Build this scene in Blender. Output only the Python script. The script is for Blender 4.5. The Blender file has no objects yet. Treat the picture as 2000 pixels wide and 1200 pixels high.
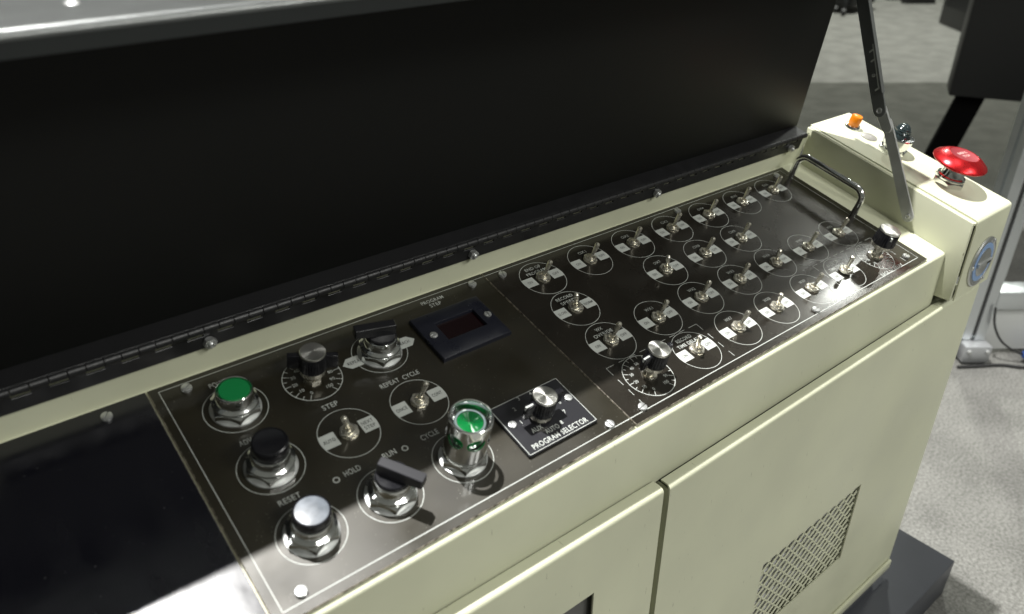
import bpy, bmesh, math, random
from mathutils import Vector, Matrix
random.seed(7)
R_ = math.radians
sc = bpy.context.scene
col = sc.collection
K = 4.0/3.0                      # measured units -> metres
TH = R_(15.5)                    # slope of the control panel
M = Matrix.Rotation(TH, 3, 'X')  # panel frame -> world frame
FLOOR = -0.582

# ------------------------------------------------------------ camera
cam_d = bpy.data.cameras.new('camera'); cam = bpy.data.objects.new('camera', cam_d); col.objects.link(cam)
cm = Matrix(((0.77467, 0.30572, -0.55355), (-0.63236, 0.37374, -0.67856), (-0.00056, 0.87570, 0.48285)))
cam.matrix_world = Matrix.Translation(Vector((-0.40726, -0.39852, 0.26846))*K) @ cm.to_4x4()
cam_d.sensor_width = 36.0; cam_d.lens = 27.0; cam_d.clip_start = 0.02; cam_d.clip_end = 80
cam_d.dof.use_dof = True; cam_d.dof.focus_distance = 0.82; cam_d.dof.aperture_fstop = 5.6
sc.camera = cam

# ------------------------------------------------------------ world and lamps (indoor hall, lamps overhead)
w = bpy.data.worlds.new('World'); sc.world = w; w.use_nodes = True
w.node_tree.nodes['Background'].inputs[0].default_value = (0.95, 0.98, 0.86, 1)
w.node_tree.nodes['Background'].inputs[1].default_value = 0.13
sc.view_settings.view_transform = 'Standard'; sc.view_settings.look = 'None'
sc.cycles.blur_glossy = 1.5
sc.view_settings.exposure = 0.0; sc.view_settings.gamma = 1.0

def aim(o, tgt):
    o.rotation_euler = (Vector(tgt)-o.location).to_track_quat('-Z', 'Y').to_euler()
def spot(name, loc, tgt, power, cone, radius, colr=(1, 1, 1), blend=0.3):
    d = bpy.data.lights.new(name, 'SPOT'); d.energy = power; d.spot_size = R_(cone); d.spot_blend = blend
    d.shadow_soft_size = radius; d.color = colr
    o = bpy.data.objects.new(name, d); col.objects.link(o); o.location = loc; aim(o, tgt); return o
def area(name, loc, tgt, power, sx, sy, colr=(1, 1, 1)):
    d = bpy.data.lights.new(name, 'AREA'); d.energy = power; d.shape = 'RECTANGLE'; d.size = sx; d.size_y = sy; d.color = colr
    o = bpy.data.objects.new(name, d); col.objects.link(o); o.location = loc; aim(o, tgt); return o

T0 = (M @ Vector((-0.1, -0.105, 0)))*K
KEYDIR = (M @ Vector((-0.07, 0.466, 1.0))).normalized()
spot('key_lamp', T0 + KEYDIR*4.5, T0, 2000, 40, 0.045, (1.0, 0.99, 0.97))
# hall lamps in front of the console, high up
area('hall_lamp', (-0.1, -3.2, 2.1), (0.0, -0.1, -0.2), 37, 0.8, 0.5, (1.0, 1.0, 0.95))
area('hall_lamp', (1.2, -3.2, 2.6), (0.1, -0.1, -0.2), 48, 0.6, 0.5, (1.0, 1.0, 0.95))
spot('hall_spot', (4.35, 0.48, 2.75), (0.1, -0.1, 0.0), 80, 30, 0.18, (0.97, 1.0, 0.93))
spot('hall_spot', (2.9, -1.6, 3.2), (1.9, -0.1, -0.8), 110, 30, 0.25, (1.0, 1.0, 0.98), 0.6)
spot('hall_spot', (6.0, 3.2, 5.0), (5.6, 2.6, -0.8), 2300, 110, 0.2, (0.97, 1.0, 0.92), 0.8)
area('strip_lamp', (0.9, -0.7, 3.0), (0.2, -0.1, 0.0), 9, 0.9, 0.12, (1.0, 1.0, 0.96))  # overhead strip added for highlights along the chrome
area('hall_lamp', (-3.0, 0.4, 3.0), (0.0, 0.0, 0.0), 6, 0.3, 0.3)
area('hall_lamp', (-1.0, 3.2, 3.4), (0.0, 0.0, 0.0), 12, 0.3, 0.3)

# ------------------------------------------------------------ materials
def mat(name, base, rough=0.5, metal=0.0, spec=0.5, noise=None, rnoise=None, bump=None, specks=None, coat=0.0, scratch=None):
    m = bpy.data.materials.new(name); m.use_nodes = True; nt = m.node_tree; N = nt.nodes; Lk = nt.links
    b = N['Principled BSDF']
    b.inputs['Base Color'].default_value = (*base, 1); b.inputs['Roughness'].default_value = rough
    b.inputs['Metallic'].default_value = metal; b.inputs['Specular IOR Level'].default_value = spec
    b.inputs['Coat Weight'].default_value = coat; b.inputs['Coat Roughness'].default_value = 0.10
    tc = N.new('ShaderNodeTexCoord')
    def nz(scale, det=4, sock='Object', stretch=None):
        n = N.new('ShaderNodeTexNoise'); n.inputs['Scale'].default_value = scale; n.inputs['Detail'].default_value = det
        src = tc.outputs[sock]
        if stretch:
            mp = N.new('ShaderNodeMapping'); mp.inputs['Scale'].default_value = stretch[:3]
            if len(stretch) > 3: mp.inputs['Rotation'].default_value = (0, 0, stretch[3])
            Lk.new(src, mp.inputs[0]); src = mp.outputs[0]
        Lk.new(src, n.inputs['Vector']); return n
    def ramp(src, p0, p1, c0, c1):
        r = N.new('ShaderNodeValToRGB'); e = r.color_ramp.elements
        e[0].position = p0; e[1].position = p1; e[0].color = (*c0, 1); e[1].color = (*c1, 1)
        Lk.new(src, r.inputs[0]); return r
    cur = None
    if noise:
        sc_, amt = noise[0], noise[1]
        c1 = noise[2] if len(noise) > 2 else tuple(min(1, c*(1+amt)) for c in base)
        c0 = tuple(c*(1-amt) for c in base)
        cur = ramp(nz(sc_, 6).outputs['Fac'], 0.35, 0.68, c0, c1).outputs[0]
    if specks:
        v = N.new('ShaderNodeTexVoronoi'); v.inputs['Scale'].default_value = specks[0]
        Lk.new(tc.outputs['Object'], v.inputs['Vector'])
        f = ramp(v.outputs['Distance'], specks[1]*0.6, specks[1], (1, 1, 1), (0, 0, 0))
        msk = ramp(nz(specks[0]*0.11, 3).outputs['Fac'], 0.5, 0.62, (0, 0, 0), (1, 1, 1))
        mul = N.new('ShaderNodeMath'); mul.operation = 'MULTIPLY'
        Lk.new(f.outputs[0], mul.inputs[0]); Lk.new(msk.outputs[0], mul.inputs[1])
        mx = N.new('ShaderNodeMix'); mx.data_type = 'RGBA'
        Lk.new(mul.outputs[0], mx.inputs[0])
        if cur: Lk.new(cur, mx.inputs[6])
        else: mx.inputs[6].default_value = (*base, 1)
        mx.inputs[7].default_value = (*specks[2], 1); cur = mx.outputs[2]
    if scratch:
        n = nz(1.0, 2, 'Object', (700, 60, 60)); mk = ramp(n.outputs['Fac'], scratch[1], scratch[1]+0.03, (0, 0, 0), (1, 1, 1))
        mx = N.new('ShaderNodeMix'); mx.data_type = 'RGBA'; Lk.new(mk.outputs[0], mx.inputs[0]); Lk.new(cur, mx.inputs[6]); mx.inputs[7].default_value = (*scratch[0], 1); cur = mx.outputs[2]
    if cur: Lk.new(cur, b.inputs['Base Color'])
    if rnoise:
        n = nz(rnoise[0], 5, 'Object', rnoise[3] if len(rnoise) > 3 else None)
        mr = N.new('ShaderNodeMapRange'); mr.inputs[1].default_value = 0.3; mr.inputs[2].default_value = 0.7
        mr.inputs[3].default_value = rnoise[1]; mr.inputs[4].default_value = rnoise[2]
        Lk.new(n.outputs['Fac'], mr.inputs[0]); Lk.new(mr.outputs[0], b.inputs['Roughness'])
    if bump:
        n = nz(bump[0], 3, 'Object', bump[2] if len(bump) > 2 else None)
        bp = N.new('ShaderNodeBump'); bp.inputs['Strength'].default_value = bump[1]; bp.inputs['Distance'].default_value = 0.001
        Lk.new(n.outputs['Fac'], bp.inputs['Height']); Lk.new(bp.outputs[0], b.inputs['Normal'])
    return m

MT = {}
MT['beige'] = mat('beige_paint', (0.59, 0.60, 0.445), 0.42, noise=(4.5, 0.11), bump=(900, 0.10), rnoise=(9, 0.34, 0.5), specks=(42, 0.014, (0.18, 0.17, 0.11)), scratch=((0.20, 0.19, 0.12), 0.752))
MT['plate_l'] = mat('anodised_plate_olive', (0.019, 0.016, 0.008), 0.38, metal=0.3, spec=0.75, coat=0.3, noise=(22, 0.2), rnoise=(14, 0.28, 0.52), specks=(330, 0.13, (0.19, 0.185, 0.16)), bump=(2500, 0.05))
MT['plate_r'] = mat('anodised_plate_black', (0.032, 0.028, 0.022), 0.24, metal=0.5, spec=0.5, coat=0.35, noise=(22, 0.14), rnoise=(12, 0.15, 0.34), specks=(330, 0.12, (0.18, 0.175, 0.15)), bump=(2500, 0.04))
MT['plate_edge'] = mat('worn_plate_edge', (0.16, 0.12, 0.085), 0.4, metal=0.6, noise=(260, 0.8, (0.55, 0.50, 0.42)))
MT['plate_b'] = mat('gloss_black_plate', (0.006, 0.006, 0.009), 0.20, spec=0.6, rnoise=(45, 0.13, 0.30, (1, 0.35, 1, 0.5)), specks=(160, 0.07, (0.12, 0.12, 0.12)))
MT['lid'] = mat('satin_black_lid', (0.0032, 0.0034, 0.0030), 0.44, spec=0.22, bump=(700, 0.05), specks=(120, 0.03, (0.05, 0.05, 0.045)))
MT['lid_metal'] = mat('grey_lid_edge', (0.24, 0.25, 0.245), 0.36, metal=0.6, noise=(60, 0.06), bump=(500, 0.1))
MT['lid_lip'] = mat('dark_lid_lip', (0.05, 0.055, 0.055), 0.40, spec=0.5, bump=(600, 0.1))  # dark tone stands for the lip being unlit, unlike its flange
MT['hinge'] = mat('black_hinge', (0.011, 0.011, 0.012), 0.30, spec=0.55, bump=(900, 0.12), rnoise=(60, 0.3, 0.5), specks=(160, 0.06, (0.15, 0.14, 0.10)))
MT['white'] = mat('white_engraving', (0.47, 0.49, 0.46), 0.5, noise=(60, 0.08))
MT['black_ink'] = mat('black_ink', (0.02, 0.02, 0.018), 0.5)
MT['chrome'] = mat('chrome', (0.80, 0.81, 0.80), 0.09, metal=1.0, noise=(70, 0.10), rnoise=(70, 0.05, 0.20))
MT['nickel'] = mat('nickel', (0.72, 0.69, 0.60), 0.28, metal=0.9, noise=(160, 0.15), rnoise=(140, 0.20, 0.36))
MT['zinc'] = mat('zinc', (0.60, 0.61, 0.60), 0.42, metal=0.8, noise=(200, 0.12), rnoise=(150, 0.34, 0.5))
MT['steel'] = mat('zinc_plated_steel', (0.50, 0.51, 0.50), 0.42, metal=0.5, noise=(30, 0.12), rnoise=(40, 0.3, 0.5))
MT['plastic'] = mat('gloss_black_plastic', (0.010, 0.010, 0.012), 0.16, spec=0.5, rnoise=(60, 0.14, 0.26), specks=(200, 0.05, (0.08, 0.08, 0.08)))
MT['satin'] = mat('satin_black_plastic', (0.016, 0.016, 0.019), 0.30, spec=0.6)
MT['navy'] = mat('navy_black_bezel', (0.010, 0.011, 0.018), 0.30, spec=0.5, rnoise=(50, 0.25, 0.4))
MT['green'] = mat('green_cap', (0.006, 0.21, 0.055), 0.38)
MT['grey_cap'] = mat('pale_grey_cap', (0.11, 0.125, 0.145), 0.32, noise=(150, 0.25), rnoise=(120, 0.2, 0.45))
MT['amber'] = mat('amber_lens', (0.60, 0.17, 0.004), 0.22)
MT['red'] = mat('red_anodised', (0.56, 0.018, 0.022), 0.30, metal=0.8, rnoise=(80, 0.22, 0.34))
MT['red_top'] = mat('red_anodised_matt', (0.32, 0.035, 0.045), 0.5, metal=0.5)
MT['etch'] = mat('etched_letters', (0.75, 0.45, 0.42), 0.5)
MT['blue'] = mat('blue_enamel', (0.24, 0.36, 0.58), 0.35)
MT['silver'] = mat('satin_silver', (0.62, 0.63, 0.62), 0.34, metal=0.9)
MT['filter'] = mat('dark_red_filter', (0.007, 0.0012, 0.0018), 0.12, spec=0.5)
MT['dark'] = mat('dark_interior', (0.02, 0.02, 0.018), 0.7)
MT['grey_int'] = mat('grey_interior', (0.10, 0.10, 0.095), 0.5, noise=(20, 0.3))
MT['duct'] = mat('interior_tube', (0.50, 0.50, 0.50), 0.3, metal=0.5)
MT['grey_stone'] = mat('grey_button', (0.24, 0.23, 0.21), 0.35)
MT['base'] = mat('slate_plinth', (0.045, 0.048, 0.058), 0.5, noise=(9, 0.10), bump=(300, 0.08))
MT['alu'] = mat('aluminium_profile', (0.66, 0.69, 0.70), 0.32, metal=0.85, rnoise=(40, 0.28, 0.4))
MT['alu_dark'] = mat('slot_shadow_rubber', (0.05, 0.05, 0.05), 0.6)  # dark grey for the slot strip, floor rail and foot pad
MT['bracket'] = mat('grey_bracket', (0.42, 0.43, 0.44), 0.4, metal=0.5)
MT['whiteboard'] = mat('white_panel', (0.72, 0.73, 0.72), 0.5)
MT['cable'] = mat('black_cable', (0.012, 0.012, 0.012), 0.5)
MT['blue_plug'] = mat('blue_plug', (0.02, 0.08, 0.35), 0.4)
MT['far_black'] = mat('black_case', (0.006, 0.0065, 0.007), 0.45)
MT['leg_black'] = mat('matt_black_leg', (0.002, 0.002, 0.002), 0.8, spec=0.05)  # near-black tone painted as the shadow below the monitor
MT['steel_dark'] = mat('dark_link_steel', (0.20, 0.21, 0.205), 0.42, metal=0.5, noise=(30, 0.12))
MT['bright_zinc'] = mat('bright_zinc', (0.62, 0.64, 0.60), 0.5)  # pale colour painted as light coming through the stay's slot
MT['far_blue'] = mat('dark_blue_screen', (0.02, 0.026, 0.045), 0.2)
MT['red_led'] = mat('red_indicator', (0.6, 0.01, 0.02), 0.3)

def spun():
    m = bpy.data.materials.new('spun_aluminium'); m.use_nodes = True; N = m.node_tree.nodes; b = N['Principled BSDF']
    b.inputs['Base Color'].default_value = (0.80, 0.79, 0.74, 1); b.inputs['Metallic'].default_value = 1
    b.inputs['Roughness'].default_value = 0.30; b.inputs['Anisotropic'].default_value = 0.85
    t = N.new('ShaderNodeTangent'); t.direction_type = 'RADIAL'; t.axis = 'Z'
    m.node_tree.links.new(t.outputs[0], b.inputs['Tangent']); return m
MT['spun'] = spun()

def lens(name, colr, rings):
    m = bpy.data.materials.new(name); m.use_nodes = True; nt = m.node_tree; N = nt.nodes; b = N['Principled BSDF']
    b.inputs['Base Color'].default_value = (*colr, 1); b.inputs['Roughness'].default_value = 0.08
    b.inputs['Transmission Weight'].default_value = 0.25; b.inputs['Coat Weight'].default_value = 0.6
    return m
MT['lens_green'] = lens('green_lens', (0.006, 0.22, 0.05), True)
MT['lens_ring'] = lens('dark_green_lens_ring', (0.001, 0.035, 0.009), True)
MT['lens_rim'] = lens('clear_lens_rim', (0.16, 0.20, 0.20), True)
MT['lens_teal'] = lens('teal_lens', (0.024, 0.036, 0.038), True)

def carpet(name, c0, c1, c2):
    m = bpy.data.materials.new(name); m.use_nodes = True; nt = m.node_tree; N = nt.nodes; L = nt.links; b = N['Principled BSDF']
    b.inputs['Roughness'].default_value = 0.95; b.inputs['Specular IOR Level'].default_value = 0.1
    tc = N.new('ShaderNodeTexCoord')
    n1 = N.new('ShaderNodeTexNoise'); n1.inputs['Scale'].default_value = 170; n1.inputs['Detail'].default_value = 8; n1.inputs['Roughness'].default_value = 0.72
    n2 = N.new('ShaderNodeTexNoise'); n2.inputs['Scale'].default_value = 7; n2.inputs['Detail'].default_value = 4
    for n in (n1, n2): L.new(tc.outputs['Object'], n.inputs['Vector'])
    r = N.new('ShaderNodeValToRGB'); e = r.color_ramp.elements
    e[0].position = 0.38; e[0].color = (*c0, 1); e[1].position = 0.62; e[1].color = (*c2, 1)
    em = e.new(0.5); em.color = (*c1, 1)
    L.new(n1.outputs['Fac'], r.inputs[0])
    mr = N.new('ShaderNodeMapRange'); mr.inputs[1].default_value = 0.35; mr.inputs[2].default_value = 0.65; mr.inputs[3].default_value = 0.82; mr.inputs[4].default_value = 1.1
    L.new(n2.outputs['Fac'], mr.inputs[0])
    mx = N.new('ShaderNodeVectorMath'); mx.operation = 'SCALE'; L.new(r.outputs[0], mx.inputs[0]); L.new(mr.outputs[0], mx.inputs['Scale'])
    L.new(mx.outputs[0], b.inputs['Base Color'])
    bp = N.new('ShaderNodeBump'); bp.inputs['Strength'].default_value = 0.8; bp.inputs['Distance'].default_value = 0.004
    L.new(n1.outputs['Fac'], bp.inputs['Height']); L.new(bp.outputs[0], b.inputs['Normal']); return m
MT['carpet'] = carpet('mottled_carpet', (0.125, 0.124, 0.112), (0.19, 0.188, 0.175), (0.265, 0.262, 0.245))
MT['carpet_dark'] = carpet('dark_carpet', (0.055, 0.055, 0.048), (0.085, 0.085, 0.075), (0.12, 0.12, 0.108))

# ------------------------------------------------------------ mesh helpers (measured units; scaled by K on build)
def merge(bm, t):
    me = bpy.data.meshes.new('tmp'); t.to_mesh(me); t.free(); bm.from_mesh(me); bpy.data.meshes.remove(me)
def xform(t, mtx):
    bmesh.ops.transform(t, matrix=mtx, verts=t.verts)
def add_box(bm, x0, x1, y0, y1, z0, z1, bev=0.0, seg=2, mtx=None, mi=0):
    t = bmesh.new(); bmesh.ops.create_cube(t, size=1.0)
    for v in t.verts: v.co = Vector(((x0+x1)/2+v.co.x*(x1-x0), (y0+y1)/2+v.co.y*(y1-y0), (z0+z1)/2+v.co.z*(z1-z0)))
    if bev: bmesh.ops.bevel(t, geom=t.edges[:], offset=bev, segments=seg, profile=0.5, affect='EDGES')
    for f in t.faces: f.material_index = mi
    if mtx: xform(t, mtx)
    merge(bm, t)
def add_lathe(bm, prof, segs=48, mtx=None, rmod=None, mi=0):
    t = bmesh.new(); rings = []
    for r, z in prof:
        if r < 1e-7: rings.append([t.verts.new((0, 0, z))])
        else: rings.append([t.verts.new(((r*(rmod(k/segs*2*math.pi, z) if rmod else 1))*math.cos(2*math.pi*k/segs), (r*(rmod(k/segs*2*math.pi, z) if rmod else 1))*math.sin(2*math.pi*k/segs), z)) for k in range(segs)])
    for a, b in zip(rings, rings[1:]):
        for k in range(segs):
            k2 = (k+1) % segs
            if len(a) == 1 and len(b) == 1: continue
            if len(a) == 1: t.faces.new((a[0], b[k2], b[k]))
            elif len(b) == 1: t.faces.new((a[k], a[k2], b[0]))
            else: t.faces.new((a[k], a[k2], b[k2], b[k]))
    if len(rings[0]) > 1: t.faces.new(list(reversed(rings[0])))
    if len(rings[-1]) > 1: t.faces.new(rings[-1])
    for f in t.faces: f.material_index = mi
    bmesh.ops.recalc_face_normals(t, faces=t.faces[:])
    if mtx: xform(t, mtx)
    merge(bm, t)
def add_tube(bm, pts, rad, segs=14, mtx=None, closed=False):
    t = bmesh.new(); pts = [Vector(p) for p in pts]; rings = []
    n = len(pts); up = None
    for i, p in enumerate(pts):
        d = (pts[min(i+1, n-1)]-pts[max(i-1, 0)]).normalized()
        if up is None: up = d.orthogonal().normalized()
        up = (up-d*up.dot(d)).normalized(); s = d.cross(up)
        r = rad[i] if isinstance(rad, (list, tuple)) else rad
        rings.append([t.verts.new(p+(up*math.cos(2*math.pi*k/segs)+s*math.sin(2*math.pi*k/segs))*r) for k in range(segs)])
    for a, b in zip(rings, rings[1:]):
        for k in range(segs): t.faces.new((a[k], a[(k+1) % segs], b[(k+1) % segs], b[k]))
    t.faces.new(list(reversed(rings[0]))); t.faces.new(rings[-1])
    bmesh.ops.recalc_face_normals(t, faces=t.faces[:])
    if mtx: xform(t, mtx)
    merge(bm, t)
def add_prism(bm, poly, z0, z1, bev=0.0, seg=2, mtx=None, mi=0):
    t = bmesh.new(); a = [t.verts.new((x, y, z0)) for x, y in poly]; b = [t.verts.new((x, y, z1)) for x, y in poly]
    n = len(poly); t.faces.new(list(reversed(a))); t.faces.new(b)
    for k in range(n): t.faces.new((a[k], a[(k+1) % n], b[(k+1) % n], b[k]))
    bmesh.ops.recalc_face_normals(t, faces=t.faces[:])
    if bev: bmesh.ops.bevel(t, geom=t.edges[:], offset=bev, segments=seg, profile=0.5, affect='EDGES')
    for f in t.faces: f.material_index = mi
    if mtx: xform(t, mtx)
    merge(bm, t)
def add_hexnut(bm, R, z0, h, rh, mtx=None, rot=0.0, n=8):
    """hexagon nut with the chamfer arcs turned on its upper corners"""
    t = bmesh.new(); ap = R*math.cos(math.pi/6); lo, hi, ri, ih, il = [], [], [], [], []
    for s in range(6):
        a0 = rot+s*math.pi/3; a1 = a0+math.pi/3
        p0 = Vector((math.cos(a0), math.sin(a0), 0))*R; p1 = Vector((math.cos(a1), math.sin(a1), 0))*R
        for k in range(n):
            p = p0.lerp(p1, k/n); r = p.length; a = math.atan2(p.y, p.x)
            lo.append(t.verts.new((p.x, p.y, z0)))
            hi.append(t.verts.new((p.x, p.y, z0+h-max(0, r-ap*0.985)*0.6)))
            ri.append(t.verts.new((ap*0.97*math.cos(a), ap*0.97*math.sin(a), z0+h)))
            ih.append(t.verts.new((rh*math.cos(a), rh*math.sin(a), z0+h)))
            il.append(t.verts.new((rh*math.cos(a), rh*math.sin(a), z0)))
    m = len(lo)
    for A, B in ((lo, hi), (hi, ri), (ri, ih), (ih, il), (il, lo)):
        for k in range(m): t.faces.new((A[k], A[(k+1) % m], B[(k+1) % m], B[k]))
    bmesh.ops.recalc_face_normals(t, faces=t.faces[:])
    if mtx: xform(t, mtx)
    merge(bm, t)
def finish(bm, name, mats, smooth=True, angle=32):
    me = bpy.data.meshes.new(name); bmesh.ops.scale(bm, vec=(K, K, K), verts=bm.verts); bm.to_mesh(me); bm.free()
    for m in (mats if isinstance(mats, (list, tuple)) else [mats]): me.materials.append(MT[m])
    if smooth:
        for p in me.polygons: p.use_smooth = True
        me.set_sharp_from_angle(angle=R_(angle))
    return me
def put(name, me, parent=None, loc=(0, 0, 0), frame='W', rot=(0, 0, 0)):
    """frame 'P': loc is in the panel frame of the console; 'W': world axes; 'L': local to the parent part"""
    o = bpy.data.objects.new(name, me); col.objects.link(o)
    loc = Vector(loc)
    if frame == 'P':
        o.matrix_basis = Matrix.Translation((M @ loc)*K) @ M.to_4x4() @ Matrix.Rotation(rot[2], 4, 'Z') @ Matrix.Rotation(rot[1], 4, 'Y')
        if parent is not None and parent.get('_base'): o.location -= Vector(parent['_base'])
    else:
        o.location = loc*K; o.rotation_euler = rot
        if frame == 'W' and parent is not None and parent.get('_base'): o.location -= Vector(parent['_base'])
    o.parent = parent
    return o
def empty(name, base, label, cat, group=None):
    o = bpy.data.objects.new(name, None); col.objects.link(o); o.location = Vector(base)*K
    o.empty_display_size = 0.02
    o['_base'] = [c*K for c in base]; tag(o, label, cat, group); return o
def tag(o, label=None, cat=None, group=None, kind=None):
    if label: o['label'] = label
    if cat: o['category'] = cat
    if group: o['group'] = group
    if kind: o['kind'] = kind
    return o
def P2W(p): return M @ Vector(p)
TXT = {}
def text_bm(s, cap, bold=0.0):
    """flat lettering, centred, cap height in measured units"""
    key = (s, round(cap, 6), bold)
    if key not in TXT:
        cu = bpy.data.curves.new('t', 'FONT'); cu.body = s; cu.size = 1.0; cu.align_x = 'CENTER'; cu.align_y = 'BOTTOM_BASELINE'
        cu.resolution_u = 3; cu.offset = bold; cu.space_character = 1.06
        ob = bpy.data.objects.new('t', cu); col.objects.link(ob)
        me = bpy.data.meshes.new_from_object(ob.evaluated_get(bpy.context.evaluated_depsgraph_get()))
        bpy.data.objects.remove(ob); bpy.data.curves.remove(cu)
        ref = 0.73
        for v in me.vertices: v.co = Vector((v.co.x*cap/ref*0.93, (v.co.y-ref/2)*cap/ref, 0))
        TXT[key] = me
    return TXT[key]
WID = {('ON', 26): 0.0044, ('OFF', 26): 0.0062, ('SLOW', 26): 0.0080, ('NORM', 26): 0.0084, ('AUTO', 27): 0.0076, ('NEXT', 27): 0.0078, ('STEP', 27): 0.0072, ('ONCE', 27): 0.0076, ('CONT', 27): 0.0072, ('REPEAT', 28): 0.0104, ('TEACH', 28): 0.0088,
       ('STEP', 40): 0.0102, ('REPEAT  CYCLE', 38): 0.0285, ('HOLD', 40): 0.0102, ('RUN', 40): 0.0085, ('CYCLE', 40): 0.0122, ('PROGRAM', 34): 0.0187, ('STEP', 34): 0.0095,
       ('PROGRAM SELECTOR', 40): 0.0452, ('END OF', 32): 0.0153, ('PROGRAM', 32): 0.0196, ('WX', 32): 0.0066, ('OVERIDE', 32): 0.0185, ('RECORD', 32): 0.0162, ('TIME DELAY', 32): 0.0236,
       ('SPEED', 32): 0.0146, ('BACK UP DELAY', 34): 0.0366, ('RESET', 38): 0.0126, ('POWER', 38): 0.0128, ('ADVANCE', 38): 0.0176, ('AUX', 36): 0.0086, ('AUTO', 36): 0.0110}
def add_text(bm, s, cap, x, y, z, mi=0, rot=0.0, bold=0.004):
    t = bmesh.new(); t.from_mesh(text_bm(s, cap, bold))
    wd = WID.get((s, round(cap*1e4))) or (0.0084 if s[1:2] == 'X' and len(s) == 3 else None)
    if wd:
        mn = min(v.co.x for v in t.verts); mx = max(v.co.x for v in t.verts)
        for v in t.verts: v.co.x = (v.co.x-(mn+mx)/2)*wd/(mx-mn)
    for f in t.faces:
        f.material_index = mi
        if f.normal.z < 0: f.normal_flip()
    xform(t, Matrix.Translation((x, y, z)) @ Matrix.Rotation(rot, 4, 'Z')); merge(bm, t)
def add_ring(bm, cx, cy, r, wd, z, segs=72, mi=0):
    t = bmesh.new(); a = []; b = []
    for k in range(segs):
        c, s = math.cos(2*math.pi*k/segs), math.sin(2*math.pi*k/segs)
        a.append(t.verts.new((cx+(r-wd/2)*c, cy+(r-wd/2)*s, z))); b.append(t.verts.new((cx+(r+wd/2)*c, cy+(r+wd/2)*s, z)))
    for k in range(segs): f = t.faces.new((a[k], b[k], b[(k+1) % segs], a[(k+1) % segs])); f.material_index = mi
    merge(bm, t)
def add_quad(bm, pts, z, mi=0):
    vs = [bm.verts.new((x, y, z)) for x, y in pts]; f = bm.faces.new(vs); f.material_index = mi
    f.normal_update()
    if f.normal.z < 0: f.normal_flip()
def add_line(bm, a, b, wd, z, mi=0):
    a, b = Vector(a), Vector(b); d = (b-a).normalized(); s = Vector((-d.y, d.x))*wd/2
    add_quad(bm, [(a-s)[:2], (b-s)[:2], (b+s)[:2], (a+s)[:2]], z, mi)
def add_sheet(bm, xs, zs, solid, y, t):
    """upright sheet facing -Y with rectangular openings; solid(i, j) says which cells are metal"""
    ny, nz = len(xs), len(zs); V = {}
    def v(i, j, d):
        if (i, j, d) not in V: V[(i, j, d)] = bm.verts.new((xs[i], y+d*t, zs[j]))
        return V[(i, j, d)]
    ok = lambda i, j: 0 <= i < ny-1 and 0 <= j < nz-1 and solid(i, j)
    for i in range(ny-1):
        for j in range(nz-1):
            if not ok(i, j): continue
            bm.faces.new((v(i, j, 0), v(i+1, j, 0), v(i+1, j+1, 0), v(i, j+1, 0)))
            bm.faces.new((v(i, j, 1), v(i, j+1, 1), v(i+1, j+1, 1), v(i+1, j, 1)))
            for (di, dj, p, q) in ((-1, 0, (i, j), (i, j+1)), (1, 0, (i+1, j+1), (i+1, j)), (0, -1, (i+1, j), (i, j)), (0, 1, (i, j+1), (i+1, j+1))):
                if not ok(i+di, j+dj): bm.faces.new((v(*p, 0), v(*q, 0), v(*q, 1), v(*p, 1)))

# ------------------------------------------------------------ setting: carpet
bm = bmesh.new(); add_quad(bm, [(-6, -5), (14, -5), (14, 12), (-6, 12)], 0.0)
tag(put('carpet', finish(bm, 'carpet', 'carpet', False), None, (0, 0, FLOOR)), kind='structure')
bm = bmesh.new(); nx, ny = Vector((0.634, 0.773)), Vector((0.773, -0.634))
c0, c1 = nx*3.233, nx*1.60
add_quad(bm, [tuple(c0+ny*9), tuple(c0-ny*9), tuple(c1-ny*9), tuple(c1+ny*9)], 0.0)
tag(put('aisle_carpet', finish(bm, 'aisle_carpet', 'carpet_dark', False), None, (0, 0, FLOOR+0.003)), kind='structure')

# ------------------------------------------------------------ the console
BASE_TOP = -0.520; CAB_BOT = -0.502; FY = -0.160; FYD = -0.154; XRD = 0.4235
XL = -0.66; XB = 0.339; XR = 0.420
con = empty('control_console', (0.0, -0.05, BASE_TOP), 'cream sheet-metal control console with raised black lid, switches and knobs', 'control console')

# inner body and toe, kept behind the front sheets
bm = bmesh.new()
add_box(bm, XL, XRD-0.0015, -0.135, 0.040, CAB_BOT, -0.105, 0.002)
put('cabinet_body', finish(bm, 'cabinet_body', 'beige'), con)
bm = bmesh.new(); add_box(bm, XL+0.02, XR-0.03, -0.125, 0.03, BASE_TOP, CAB_BOT-0.0005, 0.002)
put('toe_plinth', finish(bm, 'toe_plinth', 'dark'), con)

# tray: lip, ledge under the plates, rear wall -- one folded sheet (profile in world y,z)
def P_yz(y, z): q = P2W((0, y, z)); return (q.y, q.z)
lt = P_yz(-0.1475, -0.0025)
prof = []
LIPB = lt[1]-0.0570
prof.append((lt[0]-0.0012, LIPB))
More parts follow.
